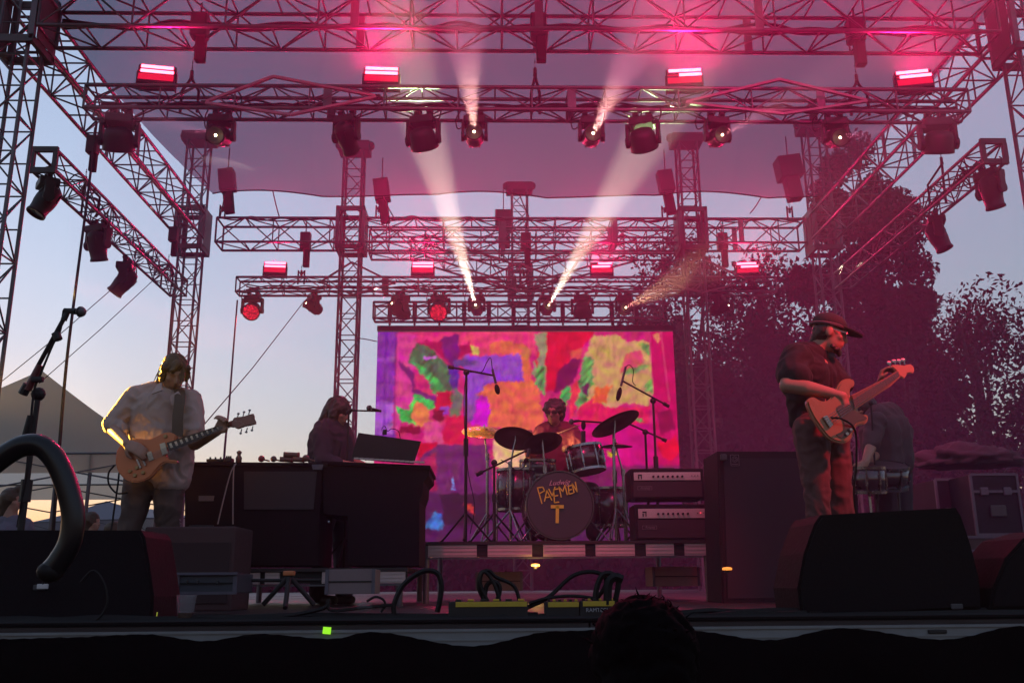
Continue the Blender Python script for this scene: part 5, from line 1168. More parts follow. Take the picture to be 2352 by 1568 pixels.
slab('label_plate', [(456, 1138), (492, 1138), (490, 1150), (456, 1150)], 6.997, .005, mat('label_grey', (.11, .08, .09), .6), t, bev=.001)
slab('latch', [(716, 1066), (742, 1066), (740, 1078), (718, 1078)], 6.975, .006, trim_m, t, bev=.001)
MB().sph(T(755, 1198, 6.99), .012, 2).build('knob', chrome, t)
tag(MB().tube(curve_pts([T(542, 1064, 6.95), T(530, 1085, 6.93), T(515, 1140, 6.93), T(500, 1203, 6.93)], 5), .005, 5).tube(curve_pts([T(542, 1064, 6.95), T(537, 1075, 6.93), T(535, 1140, 6.93), T(535, 1203, 6.93)], 5), .005, 5).build('white_cord', mat('pale_cord', (.30, .22, .22), .6)), 'pale doubled cord hanging down the front of the keyboard case', 'cord')
# percussion toys along the top of the case
tz = T(580, 1061, 7.2).z
wood = mat('toy_wood', (.16, .07, .05), .5, 0, .2, 20); redp = mat('toy_red', (.30, .03, .035), .4)
def toy(lab, name, cat, fn):
    t = empty(name, (0, 7.2, tz), lab, cat, 'small percussion on the keyboard case'); fn(t); return t
def tx(px_): return T(px_, 1061, 7.2).x
def f1(t): x = tx(548); t.location.x = x; MB().lathe([(0, 0), (.022, 0), (.024, .035), (.012, .055), (.018, .068), (.020, .080), (0, .092)], Matrix.Translation((x, 7.2, tz)), 14).build('bottle_body', wood, t, smooth=True)
toy('little round-headed bottle standing alone on the keyboard case', 'bottle', 'bottle', f1)
for i, (px_, r, m_, lab) in enumerate(((600, .026, redp, 'red ball shaker on the keyboard case'), (628, .024, wood, 'brown ball shaker right of the red one'), (702, .028, wood, 'round dark shaker near the right end of the keyboard case'))):
    def f2(t):
        x = tx(px_); t.location.x = x; MB().sph((x, 7.2, tz + r), r, 2).build('shell', m_, t, smooth=True); MB().cyl((x + r * .9, 7.2, tz + r * .7), (x + r * 2.4, 7.2, tz + .008), .006, n=8).build('handle', wood, t)
    toy(lab, 'shaker', 'shaker', f2)
for i, (a, b_, zz_, lab) in enumerate(((642, 668, .022, 'short dark rattle lying on the keyboard case'), (650, 682, .058, 'dark rattle lying across the others, topmost of the heap'), (672, 694, .022, 'stubby rattle at the foot of the heap'))):
    def f3(t):
        xa, xb = tx(a), tx(b_); t.location.x = xa; MB().cyl((xa, 7.2, tz + zz_), (xb, 7.22, tz + zz_ - .003), .020, n=14).build('rattle_tube', wood, t); MB().cyl((xb, 7.22, tz + zz_ - .003), (xb + .012, 7.22, tz + zz_ - .003), .022, n=14).build('end_cap', redp, t)
    toy(lab, 'rattle', 'rattle', f3)
for i, (px_, w_, h_, lab) in enumerate(((497, .13, .022, 'flat black effects box on the keyboard case'), (430, .06, .045, 'lumpy dark gear at the left end of the keyboard case'), (527, .05, .03, 'small dark mixer with knobs beside the little bottle'))):
    def f4(t):
        x = tx(px_); t.location.x = x; MB().box((x, 7.2, tz + h_ / 2), (w_, .09, h_), None, .005).build('box_body', blkp, t)
        for k in range(3): MB().cyl((x + (k - 1) * w_ * .3, 7.17, tz + h_), (x + (k - 1) * w_ * .3, 7.17, tz + h_ + .014), .007, n=8).build('knob', blkp, t)
    toy(lab, 'effects_box', 'effects box', f4)
t = empty('guitar_amplifier', T(435, 1390, 6.0), 'low dark red cabinet standing behind the guitarist and the left wedge', 'amplifier')
xa, xb, zt_ = T(330, 1208, 6.05).x, T(540, 1208, 6.05).x, T(435, 1208, 6.05).z
MB().box(((xa + xb) / 2, 6.3, zt_ / 2), (xb - xa, .45, zt_), None, .012).build('cabinet', mat('oxblood', (.05, .018, .022), .75, 0, .2, 30, .15), t)
MB().box(((xa + xb) / 2, 6.07, zt_ * .45), ((xb - xa) * .9, .012, zt_ * .72), None, .003).build('grille', mat('grille_cloth', (.03, .013, .016), .95, 0, .4, 160, .2), t)
MB().box(((xa + xb) / 2, 6.3, zt_ + .012), (.16, .03, .018), None, .006).build('handle', blkp, t)

# ------------------------------------------------------------------ drum kit
shell_m = mat('drum_shell', (.040, .022, .030), .25, 0, .3, 14, coat=.8); skin_w = mat('drum_skin', (.34, .28, .28), .6, 0, .1, 9); skin_k = mat('black_drumhead', (.045, .035, .038), .5, 0, .2, 8)
def drum(name, lab, c, r, hgt, axis, m_top, cat='drum', lugs=8, legs=None, hoop=None):
    t = empty(name, c, lab, cat, 'drums of the kit'); q = Vector(axis).normalized().to_track_quat('Z', 'Y').to_matrix().to_4x4(); M = Matrix.Translation(c) @ q
    MB().lathe([(r * .97, -hgt / 2), (r, -hgt / 2), (r, hgt / 2), (r * .97, hgt / 2)], M, 40).build('shell', shell_m, t, smooth=True)
    MB().lathe([(0, hgt / 2 + .004), (r * .98, hgt / 2 + .004), (r * .98, hgt / 2)], M, 40).build('drum_skin', m_top, t)
    MB().lathe([(0, -hgt / 2 - .004), (r * .98, -hgt / 2 - .004), (r * .98, -hgt / 2)], M, 40).build('drum_skin', skin_w, t)
    for s_ in (-1, 1): MB().lathe([(r * 1.0, s_ * hgt / 2 - .012), (r * 1.035, s_ * hgt / 2 - .012), (r * 1.035, s_ * hgt / 2 + .010), (r * 1.0, s_ * hgt / 2 + .010), (r * 1.0, s_ * hgt / 2 - .012)], M, 40).build('hoop', hoop or chrome, t)
    for k in range(lugs):
        a = 2 * PI * k / lugs + .3; p = M @ V(math.cos(a) * r * 1.03, math.sin(a) * r * 1.03, 0); d = (M.to_3x3() @ V(0, 0, 1)) * hgt * .5
        b = MB(); b.cyl(p - d, p + d, .0035, n=6); b.cyl(p - d * .5, p + d * .5, .009, n=8); b.build('lug', chrome, t)
    for k, a in enumerate(legs or ()):
        p = M @ V(math.cos(a) * r * 1.05, math.sin(a) * r * 1.05, 0); rod('leg', p + V(0, 0, .1), V(p.x, p.y, RZ), .007, chrome, t)
    return t, M
BC = T(1283, 1158, 8.12); BC.z = RZ + .305
t, M = drum('bass_drum', 'bass drum with hand-painted yellow letters on its black front skin', BC + V(0, .2, 0), .285, .40, (.06, -1, .02), skin_k, lugs=10, hoop=mat('hoop_black', (.03, .022, .026), .3, coat=.5))
for s_ in (-1, 1): rod('spur', BC + V(s_ * .26, .15, -.1), V(BC.x + s_ * .42, 8.0, RZ), .008, chrome, t)
FY = 8.10
def ink(lines, m, w_, name, y=FY, parent=t):
    b = MB()
    for pl_ in lines:
        P = [at(1016.1 + .29997 * a, 790.3 + .29997 * c_, y) for a, c_ in pl_]
        for a, c_ in zip(P, P[1:]):
            d = (c_ - a); L_ = d.length; d.normalize(); rr = Matrix((d, V(0, 1, 0), d.cross(V(0, 1, 0)))).transposed(); b.box((a + c_) / 2, (L_ + w_ * .6, .0015, w_), rr)
    return b.build(name, m, parent)
yel = mat('yellow_paint_glow', (.62, .42, .05), .7, emit=(.9, .6, .05), es=.006)  # letter paint with a slight glow added
for L_ in ([[(762, 1218), (728, 1098), (768, 1092), (782, 1120), (744, 1142)]], [[(782, 1200), (800, 1118), (838, 1192)], [(790, 1172), (828, 1166)]], [[(815, 1108), (842, 1160), (862, 1092)]], [[(888, 1104), (852, 1112), (858, 1212), (892, 1206)], [(855, 1162), (884, 1156)]], [[(910, 1168), (893, 1090), (922, 1126), (938, 1078), (956, 1150)]], [[(992, 1078), (964, 1086), (970, 1146), (1000, 1138)], [(968, 1116), (990, 1110)]], [[(1008, 1134), (994, 1066), (1032, 1128), (1018, 1054)]]): ink(L_, yel, .0095, 'letter')
ink([[(838, 1242), (922, 1242)], [(881, 1242), (879, 1360)]], yel, .028, 'letter')
def text_mesh(s_, size, M, m, name, parent, shear=0.):
    cu = bpy.data.curves.new('t', 'FONT'); cu.body = s_; cu.size = size; cu.extrude = .0008; cu.align_x = 'CENTER'; cu.shear = shear
    o = bpy.data.objects.new('t', cu); C.objects.link(o); me = bpy.data.meshes.new_from_object(o.evaluated_get(bpy.context.evaluated_depsgraph_get())); bpy.data.objects.remove(o); me.transform(M); me.materials.clear(); me.name = name
    return link(name, me, m, parent)
FAC = Matrix.Rotation(PI / 2, 4, 'X')
text_mesh('Ludwig', .062, Matrix.Translation(at(1284, 1113, FY)) @ Matrix.Rotation(R(-3), 4, 'Y') @ FAC, mat('logo_pink', (.55, .34, .34), .6), 'lettering', t, .45)
drum('floor_tom', 'dark floor tom with chrome rim left of the bass drum', T(1187, 1125, 8.75), .185, .36, (0, 0, 1), skin_w, legs=(.3, 2.2, 4.2))
drum('rack_tom', 'tilted rack tom mounted on the right above the bass drum', T(1345, 1055, 8.55), .165, .22, (-.16, .10, 1), skin_w)
drum('snare_drum', 'shallow snare drum half hidden behind the bass drum', T(1235, 1075, 8.85), .17, .14, (0, -.05, 1), skin_w)
drum('floor_tom', 'second floor tom, half hidden between bass drum and amplifiers', T(1395, 1165, 8.9), .19, .34, (0, 0, 1), skin_w, legs=(.5, 2.5, 4.5))
brass = mat('cymbal_brass', (.60, .38, .08), .28, .9, .15, 30); bronze = mat('cymbal_dark', (.10, .055, .045), .5, .6, .2, 30)
def tripod(t, x, y, z, h_=.32, r_=.26, a0=.3, m=chrome):
    for k in range(3):
        a = a0 + k * 2 * PI / 3; rod('leg', (x, y, z + h_), (x + math.cos(a) * r_, y + math.sin(a) * r_, z + .01), .009, m, t)
        MB().sph((x + math.cos(a) * r_, y + math.sin(a) * r_, z + .014), .015, 1).build('rubber_foot', rubber, t)
def cymbal(px_, py_, Y, r, tiltx, tilty, m, lab, a0=.3, pole_dx=0):
    c = T(px_, py_, Y); bx = c.x + pole_dx; t = empty('cymbal_stand', (bx, Y, RZ), lab, 'cymbal', 'cymbals of the kit')
    M = Matrix.Translation(c) @ Matrix.Rotation(R(tiltx), 4, 'X') @ Matrix.Rotation(R(tilty), 4, 'Y')
    MB().lathe([(.004, .026), (r * .12, .024), (r * .2, .010), (r * .5, .004), (r, -.014), (r, -.017), (r * .5, .001), (r * .2, .007), (.004, .022)], M, 48).build('cymbal_plate', m, t, smooth=True)
    MB().cyl(c + V(0, 0, .06), c - V(0, 0, .05), .006, n=8).build('wing_nut', chrome, t); rod('pole', V(bx, Y, RZ + .02), V(bx, Y, c.z - .25), .013, chrome, t); rod('pole', V(bx, Y, c.z - .26), c - V(0, 0, .01), .008, chrome, t)
    MB().cyl((bx, Y, c.z - .28), (bx, Y, c.z - .22), .02, n=10).build('clutch', chrome, t); tripod(t, bx, Y, RZ, .3, .25, a0)
cymbal(1112, 989, 8.9, .215, 24, 3, brass, 'shining gold cymbal at the left of the drum kit', .3, .03)
cymbal(1184, 1004, 8.5, .195, -24, 8, bronze, 'large dark cymbal tilted towards the front, beside the gold one', .9, -.05)
cymbal(1246, 1014, 8.45, .18, -24, -10, bronze, 'dark cymbal directly in front of the drummer', 1.4, .02)
cymbal(1412, 970, 8.4, .235, -14, -22, bronze, 'dark crash cymbal tilted high on the right of the drummer', .2, -.02)
cymbal(1414, 1022, 8.6, .155, 3, 0, bronze, 'small flat cymbal below the tilted crash cymbal', .7, .06)
def micstand(lab, foot, pole_top, boom_a, boom_b, m=blk, tri=.25, hh=.25, r=.011, group='microphone stands', clutch=True):
    t = empty('microphone_stand', foot, lab, 'microphone stand', group); foot = Vector(foot)
    rod('pole', foot, foot.lerp(pole_top, .55), r * 1.25, m, t); rod('pole', foot.lerp(pole_top, .5), pole_top, r, m, t)
    if clutch:
        MB().cyl(foot.lerp(pole_top, .50), foot.lerp(pole_top, .60), r * 2, n=10).build('clutch', blkp, t); MB().sph(pole_top, (r * 2.6, r * 2, r * 2.6), 2).build('boom_joint', blkp, t)
    if boom_a is not None: rod('boom', boom_a, boom_b, r * .8, m, t); MB().cyl(boom_a, boom_a.lerp(boom_b, .12), r * 1.7, n=8).build('counterweight', blkp, t)
    if tri: tripod(t, foot.x, foot.y, foot.z, hh, tri, .5, m)
    return t
def microphone(lab, a, b_, r0, r1, kind='vocal', m=None):
    t = empty('microphone', a, lab, 'microphone', 'microphones'); a = Vector(a); b_ = Vector(b_); d = (b_ - a)
    if kind == 'vocal':
        MB().cyl(a, b_ - d.normalized() * r1, r0 * .75, r0, 12).build('body', blkp, t, smooth=False); MB().sph(b_, r1, 3).build('grille_ball', mat('mic_grille', (.10, .10, .11), .45, .6, .5, 300, .5), t, smooth=True)
        MB().cyl(b_ - d.normalized() * r1 * .3, b_ + d.normalized() * r1 * .1, r1 * 1.06, n=20).build('ring', blkp, t)
    else:
        MB().cyl(a, a.lerp(b_, .6), r0, n=12).build('body', m or alu_dark, t); MB().sph(a.lerp(b_, .85), (r1, r1, d.length * .22), 2, d.to_track_quat('Z', 'Y').to_matrix()).build('foam_shield', webbing, t, smooth=True)
    return t
def rz(p, z=RZ): return V(p.x, p.y, z)
p = T(1071, 855, 8.15); micstand('tall black stand with a level boom over the left of the drum kit', rz(p), p, T(1030, 842, 8.15), T(1133, 862, 8.15)); microphone('slim microphone hanging over the left of the kit', T(1131, 848, 8.13), T(1144, 902, 8.13), .011, .024, 'pencil')
wire('thin lead looping above the left overhead microphone', curve_pts([T(1131, 848, 8.13), T(1127, 822, 8.13), T(1118, 832, 8.13), T(1105, 855, 8.13), T(1072, 862, 8.1), T(1066, 950, 8.1), T(1075, 1080, 8.1), T(1090, 1160, 8.1), T(1080, 1225, 8.05)], 5), .004, name='microphone_lead', cat='cable', group='microphone leads')
p = T(1500, 920, 8.5); micstand('tall black stand with a sloping boom right of the kit', V(p.x, 8.5, RZ), p, T(1537, 933, 8.5), T(1427, 873, 8.45)); microphone('slim microphone hanging over the right of the kit', T(1437, 842, 8.43), T(1419, 916, 8.43), .011, .024, 'pencil')
wire('thin lead looping above the right overhead microphone', curve_pts([T(1437, 842, 8.43), T(1446, 838, 8.43), T(1455, 850, 8.43), T(1453, 875, 8.43), T(1460, 886, 8.43)], 5), .004, name='microphone_lead', cat='cable', group='microphone leads')
p = T(1482, 992, 8.6); micstand('shorter black stand with a sloping boom, left of the tall one on the right', V(p.x, 8.6, RZ), p, T(1531, 1012, 8.6), T(1447, 974, 8.6))
p = T(1135, 1062, 8.2); micstand('low black stand with its boom rising to the cymbals', V(p.x, 8.2, RZ), p, T(1094, 1090, 8.2), T(1214, 1032, 8.1)); microphone('short microphone under the large dark cymbal', T(1216, 1030, 8.08), T(1207, 1062, 8.08), .014, .02, 'pencil')
wire('thin lead drooping below the low boom', curve_pts([T(1205, 1060, 8.08), T(1203, 1072, 8.08), T(1185, 1079, 8.08), T(1165, 1062, 8.1), T(1150, 1056, 8.1)], 5), .004, name='microphone_lead', cat='cable', group='microphone leads')
p = T(1408, 972, 8.75); micstand('black stand holding the microphone of the drummer', V(p.x, 8.75, RZ), p, p + V(.02, 0, 0), T(1326, 966, 8.55)); microphone('vocal microphone close to the drummer', T(1330, 966, 8.55), T(1312, 968, 8.5), .014, .024)
microphone('upright black microphone above the rack tom', T(1340, 1022, 8.5), T(1340, 968, 8.5), .020, .022, 'pencil', blkp)
p = T(801, 962, 7.75); micstand('thin black stand in front of the keyboard player', V(p.x, 7.75, .27), T(801, 946, 7.75), T(800, 942, 7.75), T(872, 944, 7.6), r=.009); microphone('vocal microphone turned towards the keyboard player', T(876, 944, 7.6), T(848, 937, 7.58), .012, .024)
p = T(2000, 925, 7.3); micstand('thin black stand leaning in front of the percussionist', V(T(2022, 1300, 7.3).x, 7.3, 0), p, None, None, r=.008, tri=.2); 
t, M = drum('hand_drum', 'pale-rimmed drum at the waist of the percussionist', T(2035, 1092, 7.3), .165, .16, (0, -.35, 1), skin_k, legs=None)
rod('leg', T(2010, 1110, 7.3), V(T(2005, 1110, 7.3).x, 7.3, 0), .009, alu_dark, t); rod('leg', T(2060, 1110, 7.3), V(T(2065, 1110, 7.3).x, 7.35, 0), .009, alu_dark, t)
t, M = drum('small_drum', 'small chrome-fitted drum between the bass player and the percussionist', T(1995, 1102, 7.0), .12, .18, (0, -.1, 1), skin_w)
rod('leg', T(1995, 1120, 7.0), V(T(1995, 1120, 7.0).x, 7.0, 0), .011, chrome, t); tripod(t, T(1995, 1120, 7.0).x, 7.0, 0, .35, .22, .2)

# ------------------------------------------------------------------ bass amplifiers and cabinet
tolex = mat('black_tolex', (.016, .011, .014), .8, 0, .25, 60, .3, spec=.2); face = mat('amp_face', (.58, .44, .42), .35, .2, .06, 10)
for k, (x0, x1, y0, y1, lab) in enumerate(((1450, 1617, 1074, 1146, 'upper of two stacked bass amplifier heads on the drum riser'), (1460, 1631, 1156, 1232, 'lower of two stacked bass amplifier heads on the drum riser'))):
    a, b_ = T(x0, y1, 7.98), T(x1, y0, 7.98); zb = RZ if k else a.z; W2 = b_.x - a.x; cx = (a.x + b_.x) / 2; H2 = b_.z - zb
    t = empty('bass_amplifier', (cx, 8.1, zb), lab, 'amplifier', 'bass amplifier heads')
    MB().box((cx, 8.16, zb + H2 / 2), (W2, .32, H2), None, .018).build('cabinet', tolex, t)
    MB().box((cx, 7.995, zb + H2 * .74), (W2 * .90, .012, H2 * .26), None, .002).build('control_plate', face, t)
    MB().box((cx, 7.996, zb + H2 * .32), (W2 * .92, .012, H2 * .50), None, .002).build('grille', mat('amp_grille', (.045, .026, .032), .95, 0, .4, 200, .2), t)
    for i in range(7): x = cx - W2 * .19 + i * W2 * .065; MB().cyl((x, 7.99, zb + H2 * .73), (x, 7.968, zb + H2 * .73), .0095, .008, 12).build('knob', blkp, t)
    for i in range(3): x = cx + W2 * .33 + i * W2 * .04; MB().cyl((x, 7.99, zb + H2 * .75), (x, 7.980, zb + H2 * .75), .004, n=8).build('switch', mat('pilot_red', (.5, .05, .05), .3, emit=(1, .05, .08), es=.25) if (k and i == 1) else blkp, t)
    b = MB(); x = cx - W2 * .37; b.box((x, 7.987, zb + H2 * .78), (.034, .004, .010)); b.box((x - .012, 7.987, zb + H2 * .70), (.010, .004, .026)); b.box((x + .012, 7.987, zb + H2 * .71), (.008, .004, .030)); b.build('emblem', blkp, t)
    x = cx - W2 * .31; zl = zb + H2 * .36
    for dx_, dz_, sx_, sz_ in ((0, .014, .12, .0025), (0, -.014, .12, .0025), (-.06, 0, .0025, .03), (.06, 0, .0025, .03)): MB().box((x + dx_, 7.987, zl + dz_), (sx_, .003, sz_)).build('badge_edge', mat('badge', (.22, .15, .17), .5), t)
    text_mesh('Ampeg', .030, Matrix.Translation((x, 7.986, zl - .008)) @ FAC, MATS['badge'], 'lettering', t, .5)
    if not k: MB().box((cx, 8.16, zb + H2 + .012), (.2, .03, .018), None, .008).build('handle', rubber, t)
    for sx_ in (-1, 1): MB().box((cx + sx_ * (W2 / 2 - .02), 8.02, zb - .004), (.035, .03, .012)).build('rubber_foot', rubber, t)
t = empty('speaker_cabinet', T(1800, 1380, 7.2), 'tall black bass speaker cabinet beside the drum riser, a pale emblem in its corner', 'speaker')
slab('cabinet', [(1648, 1036), (1960, 1036), (1972, 1150), (1976, 1384), (1660, 1388), (1652, 1200)], 7.75, .5, tolex, t, bev=.012)
slab('grille', [(1662, 1052), (1950, 1052), (1962, 1370), (1672, 1374)], 7.245, .006, mat('cab_grille', (.022, .014, .022), .95, 0, .4, 200, .2), t, bev=0)
em = mat('emblem_grey', (.16, .12, .15), .5)
for pts in ([(1784, 1107), (1786, 1107)],): pass
ep = T(1794 * .9408, 1123 * .9408, 7.23)
for dx_, dz_, sx_, sz_ in ((0, .042, .064, .003), (0, -.042, .064, .003), (-.032, 0, .003, .084), (.032, 0, .003, .084), (0, -.030, .05, .004)): MB().box(ep + V(dx_, 0, dz_), (sx_, .004, sz_)).build('emblem_edge', em, t)
for r_ in (.022, .012): MB().tube([ep + V(math.cos(a) * r_, 0, .008 + math.sin(a) * r_) for a in [2 * PI * k / 18 for k in range(18)]], .002, 4, True).build('emblem_ring', em, t)
for a in ((1662, 1050), (1950, 1052)): MB().box(T(*a, 7.22), (.05, .03, .05), None, .01).build('corner_protector', alu_dark, t)

# ------------------------------------------------------------------ wedge monitors and the stage lip
wedge_m = mat('wedge_black', (.006, .005, .007), .8, 0, .3, 60, .25, spec=.12)
def wedge(lab, pts, Y, handle):
    t = empty('wedge_monitor', (at(pts[0][0], 1400, Y).x, Y, 0), lab, 'stage monitor', 'wedge monitors along the front of the stage')
    slab('cabinet', smooth_outline(pts, 3) if 0 else pts, Y + .36, .36, wedge_m, t, bev=.012)
    xs = [p_[0] for p_ in pts]; a, b_ = at(min(xs) + 40, 1390, Y - .005), at(max(xs) - 40, 1390, Y - .005)
    for p_ in (a, b_): MB().box(V(p_.x, Y - .004, .02), (.05, .012, .02)).build('rubber_foot', rubber, t)
    MB().box(at(*handle, Y - .006), (.05, .006, .022), None, .004).build('socket_plate', mat('socket_grey', (.035, .035, .045), .5), t)
    return t
wedge('black wedge monitor at the left behind the bent handrail', [(-330, 1216), (322, 1217), (331, 1232), (341, 1290), (352, 1370), (349, 1424), (-340, 1424)], 4.05, (90, 1433 * .9408))
wedge('black wedge monitor in front of the bass player', [(1886, 1182), (2198, 1165), (2210, 1185), (2232, 1250), (2252, 1330), (2256, 1398), (1842, 1418), (1833, 1350), (1848, 1270), (1872, 1202)], 4.0, (2198, 1392))
wedge('edge of a black wedge monitor at the right border', [(2275, 1398), (2282, 1350), (2312, 1280), (2352, 1236), (2420, 1215), (2700, 1215), (2720, 1398)], 4.0, (2600, 1330))
b = MB(); tag(b.box(at(361, 1418, 4.02) + V(-.003, 0, .0), (.004, .003, .045), Matrix.Rotation(R(4), 3, 'Y')).build('tape_mark', mat('yellow_tape_glow', (.55, .60, .06), .7, emit=(.5, .6, .05), es=.03)), 'thin yellow tape strip on the corner of the left wedge', 'tape')  # a faint glow is added to this tape
# floor cables along the lip
random.seed(21)
for k, (x0, x1, lab) in enumerate(((-2.2, 2.4, 'thick black cable lying along the front edge of the stage, the longest'), (-.9, 1.3, 'black cable snaking behind the power boxes'), (-2.0, .2, 'black cable winding across the left of the stage edge'), (.4, 2.5, 'black cable winding across the right of the stage edge'))):
    n_p = 16; pts = [V(x0 + (x1 - x0) * i / n_p, 3.93 + .035 * k + random.uniform(-.025, .025), .014 + .004 * k + random.uniform(0, .010)) for i in range(n_p + 1)]
    wire(lab, curve_pts(pts, 4), .012, name='floor_cable', cat='cable', group='cables lying along the stage edge')
MB_ = MB(); 
lipc = MB().tube([V(SX0 + .1, 3.885, .012), V(SX1 - .1, 3.885, .012)], .012, 6).build('floor_cable', rubber); tag(lipc, 'straight black multicore taped right along the stage edge', 'cable', 'cables lying along the stage edge')
def arc(lab, pts, Y, r): wire(lab, curve_pts([T(x, y, Y + (d[0] if d else 0)) for x, y, *d in pts], 6), r, name='looped_cable', cat='cable', group='cable loops at the power boxes')
arc('thick cable loop left of the power boxes', [(905, 1408), (906, 1385), (925, 1345), (958, 1318), (985, 1310), (1006, 1318), (1014, 1345), (1010, 1380), (1004, 1405)], 3.98, .011)
arc('thin cable loop left of the thick one', [(875, 1405), (885, 1390), (880, 1376), (862, 1370), (842, 1380)], 3.98, .005)
arc('cable loop rising from the left power box', [(1115, 1385), (1100, 1350), (1103, 1318), (1122, 1310), (1140, 1325), (1180, 1345), (1195, 1385)], 3.98, .008)
arc('knotted cable standing on the left power box', [(1112, 1388), (1118, 1345), (1135, 1335), (1148, 1350), (1140, 1388)], 3.97, .010)
arc('second knotted cable on the left power box', [(1125, 1390), (1104, 1340), (1112, 1312), (1135, 1340), (1150, 1388)], 3.96, .008)
arc('long cable arching from the left to the right power box', [(1210, 1395), (1260, 1370), (1310, 1325), (1350, 1312), (1385, 1320), (1390, 1345), (1360, 1388)], 3.98, .009)
arc('low cable arch between the power boxes', [(1215, 1385), (1260, 1372), (1320, 1368), (1370, 1375), (1385, 1390)], 3.97, .007)
arc('cable standing upright on the right power box', [(1365, 1385), (1372, 1345), (1385, 1320), (1405, 1318), (1420, 1335), (1412, 1385)], 3.96, .012)
arc('thick plug lead at the right end of the right power box', [(1395, 1388), (1398, 1340), (1412, 1325), (1430, 1330)], 3.95, .018)
arc('cable draped over the left of the stage edge', [(600, 1418), (680, 1410), (745, 1395), (755, 1378), (762, 1400), (850, 1392), (900, 1388)], 3.98, .008)
arc('cable coil on the left wedge monitor', [(185, 1350 * .99), (215, 1310), (240, 1340), (246, 1385), (225, 1420), (190, 1428)], 3.9, .005)
yb = mat('box_yellow', (.42, .30, .02), .55, 0, .2, 20)
def power_box(a, b_, c, d, lab, txt=None):
    p, q = T(a, d, 3.94), T(b_, c, 3.94); t = empty('power_box', ((p.x + q.x) / 2, 3.94, .03), lab, 'power box', 'yellow power boxes on the stage edge'); cx = (p.x + q.x) / 2; W2 = q.x - p.x
    zt_ = q.z
    MB().box((cx, 3.975, (zt_ + .004) / 2), (W2, .07, zt_ - .004), None, .004).build('box_body', blkp, t)
    MB().box((cx + W2 * .04, 3.938, zt_ - .012), (W2 * .9, .004, .020), None, .001).build('front_strip', yb, t)
    for i in range(6): MB().box((cx - W2 * .38 + i * W2 * .16, 3.96, zt_ + .004), (W2 * .08, .03, .008), None, .002).build('socket_cover', yb if i % 2 else blkp, t)
    if txt: text_mesh(txt, .022, Matrix.Translation((cx + W2 * .02, 3.936, zt_ - .044)) @ FAC, mat('print_grey', (.30, .30, .34), .6), 'lettering', t)
power_box(1030, 1212, 1379, 1404, 'long yellow and black power box under the knotted cables')
power_box(1252, 1330, 1380, 1404, 'short power box between the long one and the lettered one')
power_box(1332, 1412, 1378, 1412, 'lettered yellow and black power box with upright plugs', 'RAMTECH')
# plastic cup
p = T(425, 1418, 3.98); p.z = .002
t = empty('plastic_cup', p, 'half-empty plastic cup standing on the stage edge beside the left wedge', 'cup')
gl = bpy.data.materials.new('clear_plastic'); gl.use_nodes = True; bb = gl.node_tree.nodes['Principled BSDF']; bb.inputs['Base Color'].default_value = (.3, .28, .3, 1); bb.inputs['Roughness'].default_value = .15; bb.inputs['Alpha'].default_value = .2
MB().lathe([(0, .0), (.028, 0), (.040, .11), (.042, .11), (.0415, .114), (.038, .112), (.027, .003), (0, .003)], Matrix.Translation(p), 24).build('cup_wall', gl, t, smooth=True)
MB().lathe([(0, .004), (.0265, .004), (.031, .045), (0, .045)], Matrix.Translation(p), 24).build('drink', mat('drink_brown', (.06, .03, .015), .1), t)
t = empty('plug_cover', T(815, 1392, 4.0), 'pale crumpled plastic wrapped round a plug at the left of the stage edge', 'plastic')
bm = bmesh.new(); bmesh.ops.create_icosphere(bm, subdivisions=3, radius=1); c = T(888 * .9408 + 2, 1482 * .9408 - 2, 3.98)
for v in bm.verts: k = 1 + .35 * noise.noise(v.co * 2.5); v.co = c + V(v.co.x * .03 * k, v.co.y * .025, v.co.z * .018 * k)
me = bpy.data.meshes.new('wrap'); bm.to_mesh(me); bm.free(); link('wrap', me, gl, t, None, False)

# microphone stand at the left, in front of the guitarist
Y = 4.75; foot = T(30, 1350, Y); foot.z = .02
t = micstand('black microphone stand at the far left, its boom rising to the right', foot, T(88, 905, Y), T(52, 905, Y - .02), T(152, 722, Y - .1), r=.014, tri=.3)
MB().cyl(T(58, 1010, Y), T(73, 955, Y), .021, n=10).build('grip', rubber, t); MB().cyl(T(63, 895, Y - .03), T(92, 838, Y - .05), .020, .016, 10).build('grip', mat('red_grip', (.10, .02, .025), .45), t); MB().box(T(86, 871, Y - .06), (.06, .03, .03), None, .01).build('clutch_knob', blkp, t)
MB().cyl(T(146, 735, Y - .1), T(158, 712, Y - .1), .016, .012, 10).build('clip', blkp, t); MB().cyl(T(128, 765, Y - .1), T(134, 780, Y - .1), .022, n=10).build('clutch', blkp, t)
microphone('black vocal microphone on the far left stand, its ball to the right', T(148, 713, Y - .1), T(186, 716, Y - .12), .017, .026)
wire('microphone cable hanging down beside the far left stand', curve_pts([T(146, 713, Y - .1), T(138, 760, Y - .1), T(122, 790, Y - .1), T(92, 862, Y - .06), T(78, 900, Y - .05), T(68, 1000, Y - .04), T(60, 1090, Y - .04), T(40, 1210, Y)], 5), .006, name='microphone_lead', cat='cable', group='microphone leads')
